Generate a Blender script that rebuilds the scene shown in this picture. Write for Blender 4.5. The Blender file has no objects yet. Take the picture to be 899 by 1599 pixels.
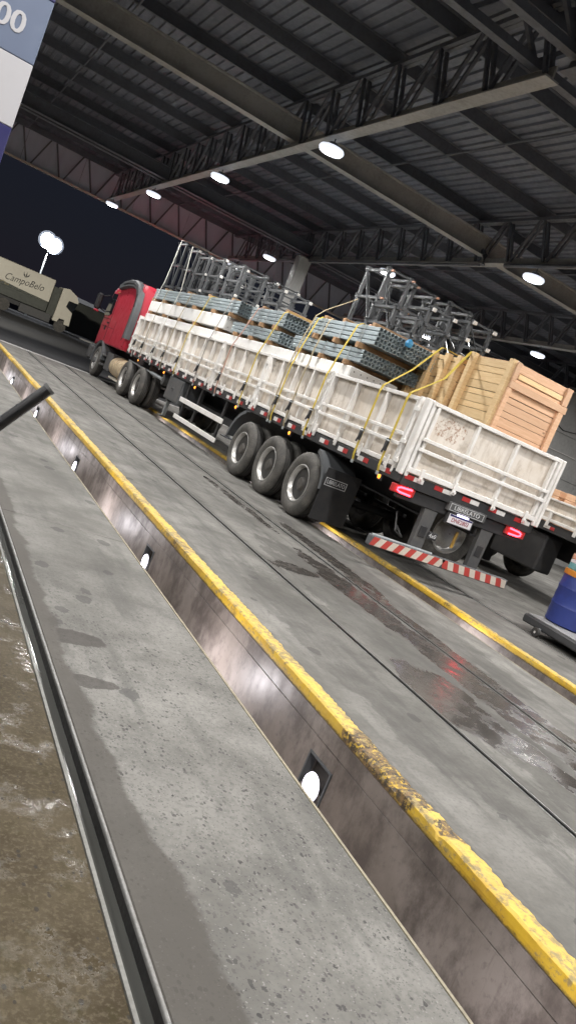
import bpy, math, random
from mathutils import Vector, Matrix
random.seed(11)
SC = bpy.context.scene
COL = SC.collection
R = math.radians

# ------------------------------------------------------------------ camera
yaw, pitch, roll = R(29.0), R(-7.1), R(22.35)
fw = Vector((math.sin(yaw)*math.cos(pitch), math.cos(yaw)*math.cos(pitch), math.sin(pitch)))
r0 = Vector((math.cos(yaw), -math.sin(yaw), 0)); u0 = r0.cross(fw)
cr, sr = math.cos(roll), math.sin(roll)
ax, ay, az = r0*cr + u0*sr, u0*cr - r0*sr, -fw
cd = bpy.data.cameras.new('camera'); cam = bpy.data.objects.new('camera', cd); COL.objects.link(cam)
cd.sensor_fit = 'VERTICAL'; cd.sensor_height = 24.0; cd.lens = 24.0*1234/1599
cd.clip_start = 0.05; cd.clip_end = 1500
m4 = Matrix((ax, ay, az)).transposed().to_4x4(); m4.translation = (0, 0, 1.6)
cam.matrix_world = m4
SC.camera = cam

# ------------------------------------------------------------------ night sky, faint moon, exposure
w = bpy.data.worlds.new('World'); SC.world = w; w.use_nodes = True
wn = w.node_tree; wn.nodes.clear()
sky = wn.nodes.new('ShaderNodeTexSky'); sky.sky_type = 'NISHITA'; sky.sun_disc = False
sky.sun_elevation = R(2.0); sky.sun_rotation = R(200); sky.air_density = 1.0; sky.dust_density = 0.3
tint = wn.nodes.new('ShaderNodeMix'); tint.data_type = 'RGBA'; tint.inputs['Factor'].default_value = 0.9985
tint.inputs['B'].default_value = (0.0085, 0.0102, 0.019, 1)
bg = wn.nodes.new('ShaderNodeBackground'); bg.inputs['Strength'].default_value = 0.85
wo = wn.nodes.new('ShaderNodeOutputWorld')
wn.links.new(sky.outputs[0], tint.inputs['A']); wn.links.new(tint.outputs['Result'], bg.inputs[0]); wn.links.new(bg.outputs[0], wo.inputs[0])
sd = bpy.data.lights.new('moon', 'SUN'); sd.energy = 0.01; sd.angle = R(0.5); sd.color = (1, .96, .9)
so = bpy.data.objects.new('moon', sd); COL.objects.link(so); so.rotation_euler = (R(55), 0, R(30))
SC.view_settings.view_transform = 'Standard'; SC.view_settings.look = 'None'
SC.view_settings.exposure = 0.0; SC.view_settings.gamma = 1.0
SC.cycles.use_denoising = True
SC.cycles.sample_clamp_indirect = 6.0
SC.cycles.max_bounces = 6
LAMP_W = 185.0

# ------------------------------------------------------------------ materials
MATS = {}
class NT:
    def __init__(s, name):
        s.m = bpy.data.materials.new(name); s.m.use_nodes = True
        s.t = s.m.node_tree; s.b = s.t.nodes['Principled BSDF']; s.pos = s.n('ShaderNodeNewGeometry').outputs['Position']
        MATS[name] = s.m
    def n(s, k): return s.t.nodes.new(k)
    def L(s, a, b): s.t.links.new(a, b)
    def put(s, sock, v):
        if isinstance(v, bpy.types.NodeSocket): s.L(v, sock)
        elif isinstance(v, tuple) and len(v) == 3 and sock.type == 'RGBA': sock.default_value = (*v, 1)
        else: sock.default_value = v
    def scaled(s, sx, sy, sz, vec=None):
        x = s.n('ShaderNodeMapping'); s.L(vec or s.pos, x.inputs['Vector']); x.inputs['Scale'].default_value = (sx, sy, sz); return x.outputs[0]
    def noise(s, scale, detail=4, rough=.55, vec=None, dist=0):
        x = s.n('ShaderNodeTexNoise'); s.L(vec or s.pos, x.inputs['Vector'])
        x.inputs['Scale'].default_value = scale; x.inputs['Detail'].default_value = detail
        x.inputs['Roughness'].default_value = rough; x.inputs['Distortion'].default_value = dist
        return x.outputs['Fac']
    def voro(s, scale, vec=None, feature='F1'):
        x = s.n('ShaderNodeTexVoronoi'); s.L(vec or s.pos, x.inputs['Vector']); x.inputs['Scale'].default_value = scale; x.feature = feature
        return x
    def step(s, v, a, b):
        x = s.n('ShaderNodeMapRange'); x.interpolation_type = 'SMOOTHSTEP'
        s.put(x.inputs['Value'], v); x.inputs['From Min'].default_value = a; x.inputs['From Max'].default_value = b
        return x.outputs['Result']
    def lin(s, v, a, b, c, d):
        x = s.n('ShaderNodeMapRange'); s.put(x.inputs['Value'], v)
        for k, q in zip(('From Min', 'From Max', 'To Min', 'To Max'), (a, b, c, d)): x.inputs[k].default_value = q
        return x.outputs['Result']
    def math(s, op, a, b=0.0):
        x = s.n('ShaderNodeMath'); x.operation = op; s.put(x.inputs[0], a); s.put(x.inputs[1], b); return x.outputs[0]
    def mix(s, f, a, b, mode='MIX'):
        x = s.n('ShaderNodeMix'); x.data_type = 'RGBA'; x.blend_type = mode
        s.put(x.inputs['Factor'], f); s.put(x.inputs['A'], a); s.put(x.inputs['B'], b); return x.outputs['Result']
    def xyz(s):
        x = s.n('ShaderNodeSeparateXYZ'); s.L(s.pos, x.inputs[0]); return x.outputs
    def bump(s, h, strength=.3, dist=.01):
        x = s.n('ShaderNodeBump'); s.put(x.inputs['Height'], h); x.inputs['Strength'].default_value = strength; x.inputs['Distance'].default_value = dist
        s.L(x.outputs[0], s.b.inputs['Normal'])
    def out(s, col=None, rough=None, metal=None):
        if col is not None: s.put(s.b.inputs['Base Color'], col)
        if rough is not None: s.put(s.b.inputs['Roughness'], rough)
        if metal is not None: s.put(s.b.inputs['Metallic'], metal)
        return s.m

def grime(name, col, dirt, amt=.45, rough=.55, metal=0.0, scale=3.0, bump=0.0, streak=False, coat=0.0):
    s = NT(name)
    n1 = s.noise(scale, 6, .62)
    n2 = s.noise(scale*7, 4, .6, s.scaled(1, 1, .18) if streak else None)
    f = s.math('MULTIPLY', s.step(s.math('ADD', s.math('MULTIPLY', n1, .6), s.math('MULTIPLY', n2, .4)), .38, .72), amt)
    c = s.mix(f, col, dirt)
    s.out(c, s.lin(n2, .3, .7, max(.05, rough-.1), min(1, rough+.12)), metal)
    if bump: s.bump(s.noise(scale*12, 5), bump, .004)
    if coat: s.b.inputs['Coat Weight'].default_value = coat; s.b.inputs['Coat Roughness'].default_value = .08
    return s.m

def emit(name, col, k):
    s = NT(name); s.out(col, .4); s.b.inputs['Emission Color'].default_value = (*col, 1); s.b.inputs['Emission Strength'].default_value = k; return s.m

def ell(s, X, Y, cx, cy, rx, ry, wob):
    dx = s.math('DIVIDE', s.math('SUBTRACT', X, cx), rx); dy = s.math('DIVIDE', s.math('SUBTRACT', Y, cy), ry)
    d = s.math('ADD', s.math('MULTIPLY', dx, dx), s.math('MULTIPLY', dy, dy))
    d = s.math('ADD', d, wob)
    return s.math('SUBTRACT', 1.0, s.step(d, .85, 1.1))

def concrete_floor():
    s = NT('concrete_floor'); X, Y, Z = s.xyz()
    big = s.noise(.9, 7, .68); mid = s.noise(2.6, 6, .65); fine = s.noise(38, 4, .6); grit = s.noise(160, 2, .6)
    streak = s.noise(3.0, 5, .6, s.scaled(1.6, .22, 1))
    base = s.mix(s.step(big, .3, .7), (.125, .119, .108), (.245, .236, .218))
    base = s.mix(s.math('MULTIPLY', s.step(mid, .45, .68), .6), base, (.12, .116, .107))
    base = s.mix(s.math('MULTIPLY', s.step(streak, .5, .7), .6), base, (.1, .097, .09))
    base = s.mix(s.math('MULTIPLY', s.step(fine, .45, .7), .5), base, (.115, .112, .106))
    # exposed aggregate in the strip beside the pit
    zone = s.math('MULTIPLY', s.math('SUBTRACT', 1.0, s.step(Y, 3.4, 6.5)), s.math('SUBTRACT', 1.0, s.step(X, 2.4, 2.9)))
    patch = s.step(s.noise(3.4, 5, .7), .38, .56)
    dv = s.n('ShaderNodeTexNoise'); s.L(s.pos, dv.inputs['Vector']); dv.inputs['Scale'].default_value = 60; dv.inputs['Detail'].default_value = 3
    va = s.n('ShaderNodeVectorMath'); va.operation = 'SCALE'; s.L(dv.outputs['Color'], va.inputs[0]); va.inputs['Scale'].default_value = .022
    vb = s.n('ShaderNodeVectorMath'); vb.operation = 'ADD'; s.L(s.pos, vb.inputs[0]); s.L(va.outputs[0], vb.inputs[1])
    v = s.voro(52, s.scaled(1.0, .75, 1, vb.outputs[0])); v2 = s.voro(105, vb.outputs[0])
    cell = s.n('ShaderNodeSeparateXYZ'); s.L(v.outputs['Color'], cell.inputs[0])
    rad = s.lin(cell.outputs[0], .35, 1, 0.0, .5)
    spot = s.math('MULTIPLY', s.math('GREATER_THAN', rad, v.outputs['Distance']), s.math('MULTIPLY', zone, patch))
    c2 = s.n('ShaderNodeSeparateXYZ'); s.L(v2.outputs['Color'], c2.inputs[0])
    spot2 = s.math('MULTIPLY', s.math('GREATER_THAN', s.lin(c2.outputs[1], .4, 1, 0, .45), v2.outputs['Distance']), zone)
    base = s.mix(s.math('MULTIPLY', spot, s.lin(cell.outputs[1], 0, 1, .35, .95)), base, (.055, .053, .052))
    base = s.mix(s.math('MULTIPLY', spot2, .65), base, (.085, .082, .08))
    pale = s.math('MULTIPLY', s.math('GREATER_THAN', s.lin(c2.outputs[0], .7, 1, 0, .4), v2.outputs['Distance']), zone)
    base = s.mix(s.math('MULTIPLY', pale, .6), base, (.29, .28, .265))
    # oil drops
    ov = s.voro(3.4, s.scaled(1, .8, 1)); oc = s.n('ShaderNodeSeparateXYZ'); s.L(ov.outputs['Color'], oc.inputs[0])
    drop = s.math('GREATER_THAN', s.math('ADD', s.lin(oc.outputs[2], .6, 1, 0, .2), s.math('MULTIPLY', s.math('SUBTRACT', s.noise(14, 5, .7), .5), .3)), ov.outputs['Distance'])
    base = s.mix(s.math('MULTIPLY', drop, .6), base, (.07, .068, .066))
    # rubber tracks where wheels roll
    for tx in (3.45, 4.62, 5.75, 7.6):
        d = s.math('ABSOLUTE', s.math('SUBTRACT', X, tx))
        tk_ = s.math('MULTIPLY', s.math('SUBTRACT', 1.0, s.step(d, .08, .3)), s.step(s.noise(2.0, 6, .7, s.scaled(4, .5, 1)), .4, .66))
        base = s.mix(s.math('MULTIPLY', tk_, .5), base, (.085, .082, .078))
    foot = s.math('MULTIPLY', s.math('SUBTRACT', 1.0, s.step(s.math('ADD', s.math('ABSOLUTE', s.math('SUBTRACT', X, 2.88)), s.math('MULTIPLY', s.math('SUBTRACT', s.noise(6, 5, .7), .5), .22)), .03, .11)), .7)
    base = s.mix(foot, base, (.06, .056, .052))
    # wet stains
    wob = s.math('MULTIPLY', s.math('SUBTRACT', s.noise(4.2, 7, .68, s.scaled(1, .45, 1)), .5), 3.0)
    wob2 = s.math('ADD', s.math('MULTIPLY', s.math('SUBTRACT', s.noise(2.2, 4, .55), .5), .22), s.math('MULTIPLY', s.math('SUBTRACT', s.noise(13, 7, .75), .5), .1))
    lim = s.math('ADD', s.math('ADD', 1.2, wob2), s.math('MULTIPLY', s.math('MAXIMUM', s.math('SUBTRACT', 3.1, Y), 0.0), .1))
    near = s.math('MULTIPLY', s.step(s.math('SUBTRACT', lim, X), -.03, .012), s.math('GREATER_THAN', X, 1.05))
    wet = near
    for e in ((1.28, 4.02, .2, .1), (1.28, 3.5, .15, .07), (4.95, 6.9, .22, 1.5), (5.0, 4.9, .22, 1.7), (4.35, 4.25, .36, .75), (4.35, 7.25, .3, .2), (4.6, 3.3, .14, .8), (5.05, 3.4, .12, .9), (5.5, 8.5, .16, 1.6), (5.36, 5.5, .12, 2.4), (5.0, 10.6, .1, 1.6)):
        k = .8 if e[2] < .3 and e[0] < 2 else 1.0
        wet = s.math('MAXIMUM', wet, s.math('MULTIPLY', ell(s, X, Y, *e, s.math('MULTIPLY', wob, k)), 1.0 if e[0] > 2 else .9))
    damp = s.math('MULTIPLY', ell(s, X, Y, 3.7, 4.6, .5, 2.2, wob), .4)
    damp = s.math('MAXIMUM', damp, s.math('MULTIPLY', ell(s, X, Y, 4.65, 5.2, .62, 3.4, wob), .5))
    damp = s.math('MAXIMUM', damp, s.math('MULTIPLY', ell(s, X, Y, 5.7, 7.6, .4, 3.0, wob), .4))
    damp = s.math('MAXIMUM', damp, s.math('MULTIPLY', ell(s, X, Y, 1.45, 5.2, .5, 1.5, wob), .2))
    # dark dirty strip along the drains
    for dx in (3.965, 5.25, 8.3):
        d = s.math('ABSOLUTE', s.math('SUBTRACT', X, dx))
        damp = s.math('MAXIMUM', damp, s.math('MULTIPLY', s.math('SUBTRACT', 1.0, s.step(s.math('ADD', d, s.math('MULTIPLY', wob, .05)), .02, .2)), .45))
    col = s.mix(damp, base, (.06, .057, .052))
    col = s.mix(s.math('MULTIPLY', wet, .8), col, s.mix(near, (.045, .039, .035), (.07, .063, .055)))
    r = s.lin(mid, .3, .7, .7, .92)
    gloss = s.mix(s.math('LESS_THAN', X, 2.0), s.mix(s.step(s.noise(5, 5, .65), .42, .62), (.13, .13, .13), (.34, .34, .34)), (.7, .7, .7))
    rr = s.mix(wet, r, gloss)
    s.out(col, rr); s.L(s.lin(s.math('MULTIPLY', wet, s.math('GREATER_THAN', X, 2.0)), 0, 1, .15, .5), s.b.inputs['Specular IOR Level'])
    h = s.math('ADD', s.math('MULTIPLY', fine, .5), s.math('MULTIPLY', grit, .25))
    h = s.math('SUBTRACT', h, s.math('MULTIPLY', spot, .35))
    h = s.math('MULTIPLY', h, s.math('SUBTRACT', 1.0, s.math('MULTIPLY', wet, .75)))
    s.bump(h, .28, .006)
concrete_floor()

def brown_floor():
    s = NT('brown_wet_floor'); X, Y, Z = s.xyz()
    a = s.noise(2.3, 8, .75); b = s.noise(8, 8, .75); f = s.noise(55, 4, .65); g = s.noise(170, 2)
    c = s.mix(s.step(a, .35, .65), (.042, .031, .017), (.078, .062, .038))
    c = s.mix(s.math('MULTIPLY', s.step(b, .5, .72), .7), c, (.042, .036, .016))
    c = s.mix(s.math('MULTIPLY', s.step(f, .48, .64), .65), c, (.105, .085, .056))
    v = s.voro(42, s.scaled(1, .7, 1)); cc = s.n('ShaderNodeSeparateXYZ'); s.L(v.outputs['Color'], cc.inputs[0])
    sp = s.math('GREATER_THAN', s.lin(cc.outputs[0], .6, 1, 0, .34), v.outputs['Distance'])
    c = s.mix(s.math('MULTIPLY', sp, .7), c, (.03, .028, .025))
    far = s.step(Y, 2.6, 4.4)
    c = s.mix(s.math('MULTIPLY', far, .35), c, (.085, .075, .06))
    pud = s.math('MULTIPLY', s.step(s.noise(4.4, 7, .7), .51, .6), s.step(X, .55, .8))
    s.out(c, s.mix(pud, s.lin(b, .3, .7, .65, .85), (.14, .14, .14))); s.L(s.lin(pud, 0, 1, .15, .45), s.b.inputs['Specular IOR Level'])
    s.bump(s.math('MULTIPLY', s.math('ADD', s.math('MULTIPLY', f, .6), s.math('MULTIPLY', g, .4)), s.math('SUBTRACT', 1.0, s.math('MULTIPLY', pud, .6))), .35, .008)
brown_floor()

def yellow_paint():
    s = NT('yellow_worn_paint'); X, Y, Z = s.xyz()
    n = s.noise(26, 6, .7); m = s.noise(5, 5, .6); l = s.noise(1.3, 3)
    c = s.mix(s.step(m, .35, .7), (.63, .40, .025), (.50, .30, .03))
    c = s.mix(s.math('MULTIPLY', s.step(l, .5, .7), .35), c, (.56, .42, .1))
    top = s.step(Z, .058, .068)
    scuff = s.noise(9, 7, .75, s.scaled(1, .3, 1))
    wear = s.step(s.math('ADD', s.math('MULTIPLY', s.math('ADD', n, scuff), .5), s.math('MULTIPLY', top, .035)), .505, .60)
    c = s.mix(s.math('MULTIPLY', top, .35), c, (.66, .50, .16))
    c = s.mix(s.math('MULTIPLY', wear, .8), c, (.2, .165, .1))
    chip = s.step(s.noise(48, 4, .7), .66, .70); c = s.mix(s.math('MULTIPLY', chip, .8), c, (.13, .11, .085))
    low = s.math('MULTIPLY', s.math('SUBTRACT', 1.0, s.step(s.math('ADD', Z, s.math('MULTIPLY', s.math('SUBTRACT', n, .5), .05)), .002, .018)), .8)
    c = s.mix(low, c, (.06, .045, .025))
    # the battered stretches of the near kerb
    wob = s.math('MULTIPLY', s.math('SUBTRACT', s.noise(9, 4), .5), 2.6)
    bat = ell(s, X, Y, 2.80, 2.98, .2, .36, s.math('MULTIPLY', wob, 1.5))
    bat = s.math('MAXIMUM', bat, ell(s, X, Y, 2.82, 2.46, .1, .09, wob))
    bat = s.math('MAXIMUM', bat, s.math('MULTIPLY', s.step(s.noise(1.9, 3), .6, .68), .85))
    bare = s.math('MULTIPLY', bat, s.step(s.noise(30, 5, .7), .40, .50))
    c = s.mix(bare, c, s.mix(s.step(n, .4, .65), (.045, .035, .025), (.24, .15, .06)))
    s.out(c, s.lin(n, .3, .7, .5, .75)); s.bump(s.math('ADD', n, s.math('MULTIPLY', bare, -.8)), .5, .006)
yellow_paint()

def pit_tile():
    s = NT('pit_wall'); X, Y, Z = s.xyz()
    a = s.noise(1.6, 6, .6); st = s.noise(4.2, 7, .7, s.scaled(1, 1, .7)); f = s.noise(26, 4, .65)
    c = s.mix(s.step(a, .35, .7), (.175, .148, .128), (.27, .235, .212))
    c = s.mix(s.math('MULTIPLY', s.step(st, .42, .66), .85), c, (.082, .066, .058))
    run = s.noise(16, 6, .7, s.scaled(1, 1.5, .12)); c = s.mix(s.math('MULTIPLY', s.step(run, .57, .72), .35), c, (.05, .042, .036))
    c = s.mix(s.math('MULTIPLY', s.step(f, .55, .75), .4), c, (.06, .052, .05))
    s.out(c, s.lin(st, .3, .7, .34, .55)); s.bump(f, .2, .004)
pit_tile()

def wood(name, a, b, knots=True):
    s = NT(name)
    oi = s.n('ShaderNodeObjectInfo').outputs['Random']
    tc = s.n('ShaderNodeTexCoord').outputs['Object']
    mp = s.n('ShaderNodeMapping'); s.L(tc, mp.inputs[0]); mp.inputs['Scale'].default_value = (2.2, 2.2, 26)
    cmb = s.n('ShaderNodeCombineXYZ'); s.L(s.math('MULTIPLY', oi, 40), cmb.inputs[0]); s.L(s.math('MULTIPLY', oi, 17), cmb.inputs[2]); s.L(cmb.outputs[0], mp.inputs['Location'])
    g = s.noise(1.4, 6, .65, mp.outputs[0], 1.2)
    c = s.mix(s.step(g, .3, .72), a, b)
    c = s.mix(s.lin(oi, 0, 1, 0, .5), c, tuple(q*.6 for q in a))
    k = s.voro(3.2, s.scaled(1, 1, 1.6)); kc = s.n('ShaderNodeSeparateXYZ'); s.L(k.outputs['Color'], kc.inputs[0])
    kn = s.math('MULTIPLY', s.math('GREATER_THAN', kc.outputs[0], .7), s.math('SUBTRACT', 1.0, s.step(k.outputs['Distance'], .05, .12)))
    c = s.mix(s.math('MULTIPLY', kn, .7), c, (.16, .085, .04))
    s.out(c, .7); s.bump(g, .2, .003)
wood('pine_boards', (.86, .64, .36), (.70, .47, .23))
wood('pink_pine_boards', (.78, .50, .32), (.64, .37, .21))
wood('dunnage_wood', (.46, .28, .15), (.30, .17, .08))

def white_boards():
    s = NT('dirty_white_paint')
    a = s.noise(2.2, 6, .65); st = s.noise(9, 5, .6, s.scaled(1, 1, .25)); f = s.noise(30, 4, .65)
    c = s.mix(s.step(a, .4, .75), (.72, .66, .59), (.62, .54, .45))
    c = s.mix(s.math('MULTIPLY', s.step(st, .48, .72), .6), c, (.40, .32, .24))
    gr_ = s.math('MULTIPLY', s.step(s.noise(3.1, 7, .75), .52, .66), .5); c = s.mix(gr_, c, (.34, .28, .215))
    X, Y, Z = s.xyz()
    wob = s.math('MULTIPLY', s.math('SUBTRACT', s.noise(7, 4), .5), 2.6)
    rust = s.math('MULTIPLY', ell(s, X, Z, 6.62, 2.12, .26, .17, wob), s.step(s.noise(26, 5, .7), .46, .6))
    onr = s.math('SUBTRACT', 1.0, s.step(Y, 8.62, 8.7))
    c = s.mix(s.math('MULTIPLY', s.math('MULTIPLY', rust, onr), .85), c, (.26, .105, .035))
    sm = ell(s, X, Z, 6.6, 1.74, .33, .12, s.math('MULTIPLY', wob, .6))
    c = s.mix(s.math('MULTIPLY', s.math('MULTIPLY', sm, onr), .7), c, (.28, .22, .15))
    s.out(c, s.lin(f, .3, .7, .42, .62)); s.bump(f, .08, .003)
white_boards()

def rust_mix():
    pass
grime('trailer_steel', (.80, .78, .75), (.52, .46, .39), .5, .45, scale=4, streak=True)
grime('white_beam', (.78, .77, .75), (.6, .56, .5), .4, .6, scale=2)
grime('beam_end', (.55, .54, .52), (.35, .33, .3), .4, .65, scale=5)
grime('roof_steel', (.125, .135, .16), (.066, .07, .082), .6, .5, scale=2.5)
grime('roof_steel_pale', (.40, .40, .39), (.20, .19, .17), .6, .45, scale=3, streak=False)
grime('roof_sheet', (.175, .192, .235), (.095, .103, .125), .55, .5, scale=1.2)
grime('fascia_panel', (.60, .64, .74), (.42, .45, .52), .5, .6, scale=.8, streak=True)
grime('column_paint', (.55, .55, .54), (.35, .34, .32), .5, .5, scale=2, streak=True)
grime('galvanised', (.46, .49, .50), (.30, .32, .33), .5, .4, .55, scale=6)
grime('tube_steel', (.36, .42, .44), (.24, .28, .30), .4, .38, .35, scale=4)
grime('dark_frame_steel', (.05, .053, .057), (.11, .11, .11), .4, .42, .3, scale=8)
grime('pale_frame_steel', (.12, .125, .13), (.06, .06, .06), .5, .42, .4, scale=8)
grime('chassis_black', (.022, .022, .024), (.06, .055, .05), .55, .55, scale=5)
grime('chassis_grey', (.075, .075, .076), (.13, .12, .11), .5, .6, scale=5)
grime('rubber', (.028, .027, .026), (.085, .078, .068), .6, .75, scale=6, bump=.3)
grime('tyre_wall', (.06, .057, .052), (.18, .165, .145), .7, .75, scale=7, bump=.2)
grime('rim_steel', (.58, .57, .55), (.30, .26, .21), .5, .35, .55, scale=6)
grime('hub_dark', (.06, .055, .05), (.14, .12, .10), .6, .6, scale=9)
grime('red_paint', (.46, .028, .05), (.40, .026, .045), .3, .36, scale=.6)
grime('black_plastic', (.018, .018, .02), (.04, .04, .04), .4, .38, scale=6)
grime('grey_plastic', (.085, .09, .095), (.14, .14, .14), .5, .55, scale=5)
grime('beige_tank', (.50, .40, .27), (.30, .22, .13), .5, .45, scale=5, streak=True)
grime('steel_edge', (.44, .44, .43), (.22, .2, .17), .6, .35, .6, scale=9)
grime('trim_tan', (.30, .26, .18), (.12, .1, .08), .6, .6, scale=6)
grime('channel_lip', (.20, .195, .18), (.09, .085, .075), .6, .7, scale=8)
grime('channel_rail', (.25, .245, .235), (.1, .095, .085), .6, .42, .3, scale=12)
grime('black_pipe', (.006, .006, .007), (.016, .015, .014), .5, .35, scale=9)
grime('channel_mud', (.11, .105, .095), (.09, .085, .075), .6, .3, scale=7)
grime('drain_dark', (.02, .02, .02), (.035, .03, .027), .6, .5, scale=6)
grime('asphalt', (.038, .038, .04), (.06, .058, .055), .5, .8, scale=3, bump=.4)
grime('wall_concrete', (.42, .415, .40), (.25, .245, .24), .6, .75, scale=1.6, bump=.2)
grime('blue_drum_plastic', (.03, .05, .23), (.022, .035, .15), .5, .38, scale=3)
grime('cart_plastic', (.04, .042, .045), (.09, .088, .085), .5, .55, scale=5)
grime('cart_top', (.30, .30, .30), (.18, .18, .18), .5, .55, scale=5)
grime('reflector_red', (.42, .03, .03), (.25, .03, .03), .5, .35, scale=12)
grime('reflector_white', (.70, .68, .66), (.45, .42, .38), .5, .35, scale=12)
grime('stripe_red', (.50, .06, .05), (.35, .07, .05), .5, .45, scale=8)
grime('stripe_white', (.66, .58, .50), (.45, .38, .32), .5, .45, scale=8)
grime('orange_label', (.62, .24, .03), (.45, .16, .03), .5, .5, scale=12)
grime('teal_label', (.10, .32, .36), (.3, .4, .4), .5, .5, scale=14)
grime('peach_label', (.58, .30, .2), (.6, .45, .35), .5, .5, scale=14)
grime('yellow_strap', (.58, .43, .05), (.40, .28, .04), .5, .7, scale=9)
grime('khaki_strap', (.34, .28, .17), (.2, .16, .1), .5, .7, scale=9)
grime('grey_strap', (.28, .26, .24), (.16, .14, .12), .5, .7, scale=9)
grime('pink_strap', (.46, .25, .19), (.3, .17, .12), .5, .7, scale=9)
grime('white_strap', (.62, .60, .54), (.42, .4, .34), .5, .7, scale=9)
grime('sign_slate', (.13, .165, .25), (.15, .16, .22), .35, .4, scale=2)
grime('sign_white', (.52, .51, .53), (.46, .45, .46), .35, .4, scale=2)
grime('sign_navy', (.022, .02, .11), (.03, .03, .1), .35, .4, scale=2)
grime('cream_paint', (.66, .62, .52), (.55, .50, .41), .5, .5, scale=.7)
grime('van_box_dark', (.08, .085, .07), (.05, .05, .05), .5, .6, scale=.7)
grime('dark_print', (.05, .05, .045), (.09, .08, .07), .5, .6, scale=3)
grime('gold_print', (.38, .30, .15), (.3, .24, .13), .5, .6, scale=3)
grime('blue_bag', (.05, .28, .52), (.03, .2, .4), .5, .5, scale=9)
grime('plate_white', (.70, .68, .70), (.55, .53, .55), .4, .4, scale=20)
grime('plate_print', (.30, .06, .07), (.2, .06, .06), .4, .5, scale=20)
grime('silver_print', (.62, .62, .62), (.4, .4, .4), .5, .45, scale=20)
grime('amber_bar', (.45, .27, .06), (.3, .18, .05), .4, .5, scale=9)
s = NT('water'); s.out((.055, .055, .05), .1); s.bump(s.noise(9, 3), .06, .01); s.b.inputs['IOR'].default_value = 1.33
s = NT('dark_glass'); s.out((.012, .014, .017), .05)
s = NT('chrome'); s.out((.75, .75, .76), .12, 1.0)
emit('lamp_halo', (.8, .85, .95), 1.1); emit('pit_halo', (.9, .88, 1), 1.6); emit('flood_halo', (.6, .68, .85), .35)  # weak glows for rings that imitate bloom around the lamps
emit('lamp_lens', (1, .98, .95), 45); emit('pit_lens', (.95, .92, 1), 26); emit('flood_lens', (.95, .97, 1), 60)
emit('tail_red', (1, .035, .06), 11); emit('marker_amber', (1, .30, .03), 3); emit('plate_lamp', (.72, .68, 1), 5)
M = MATS

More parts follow.
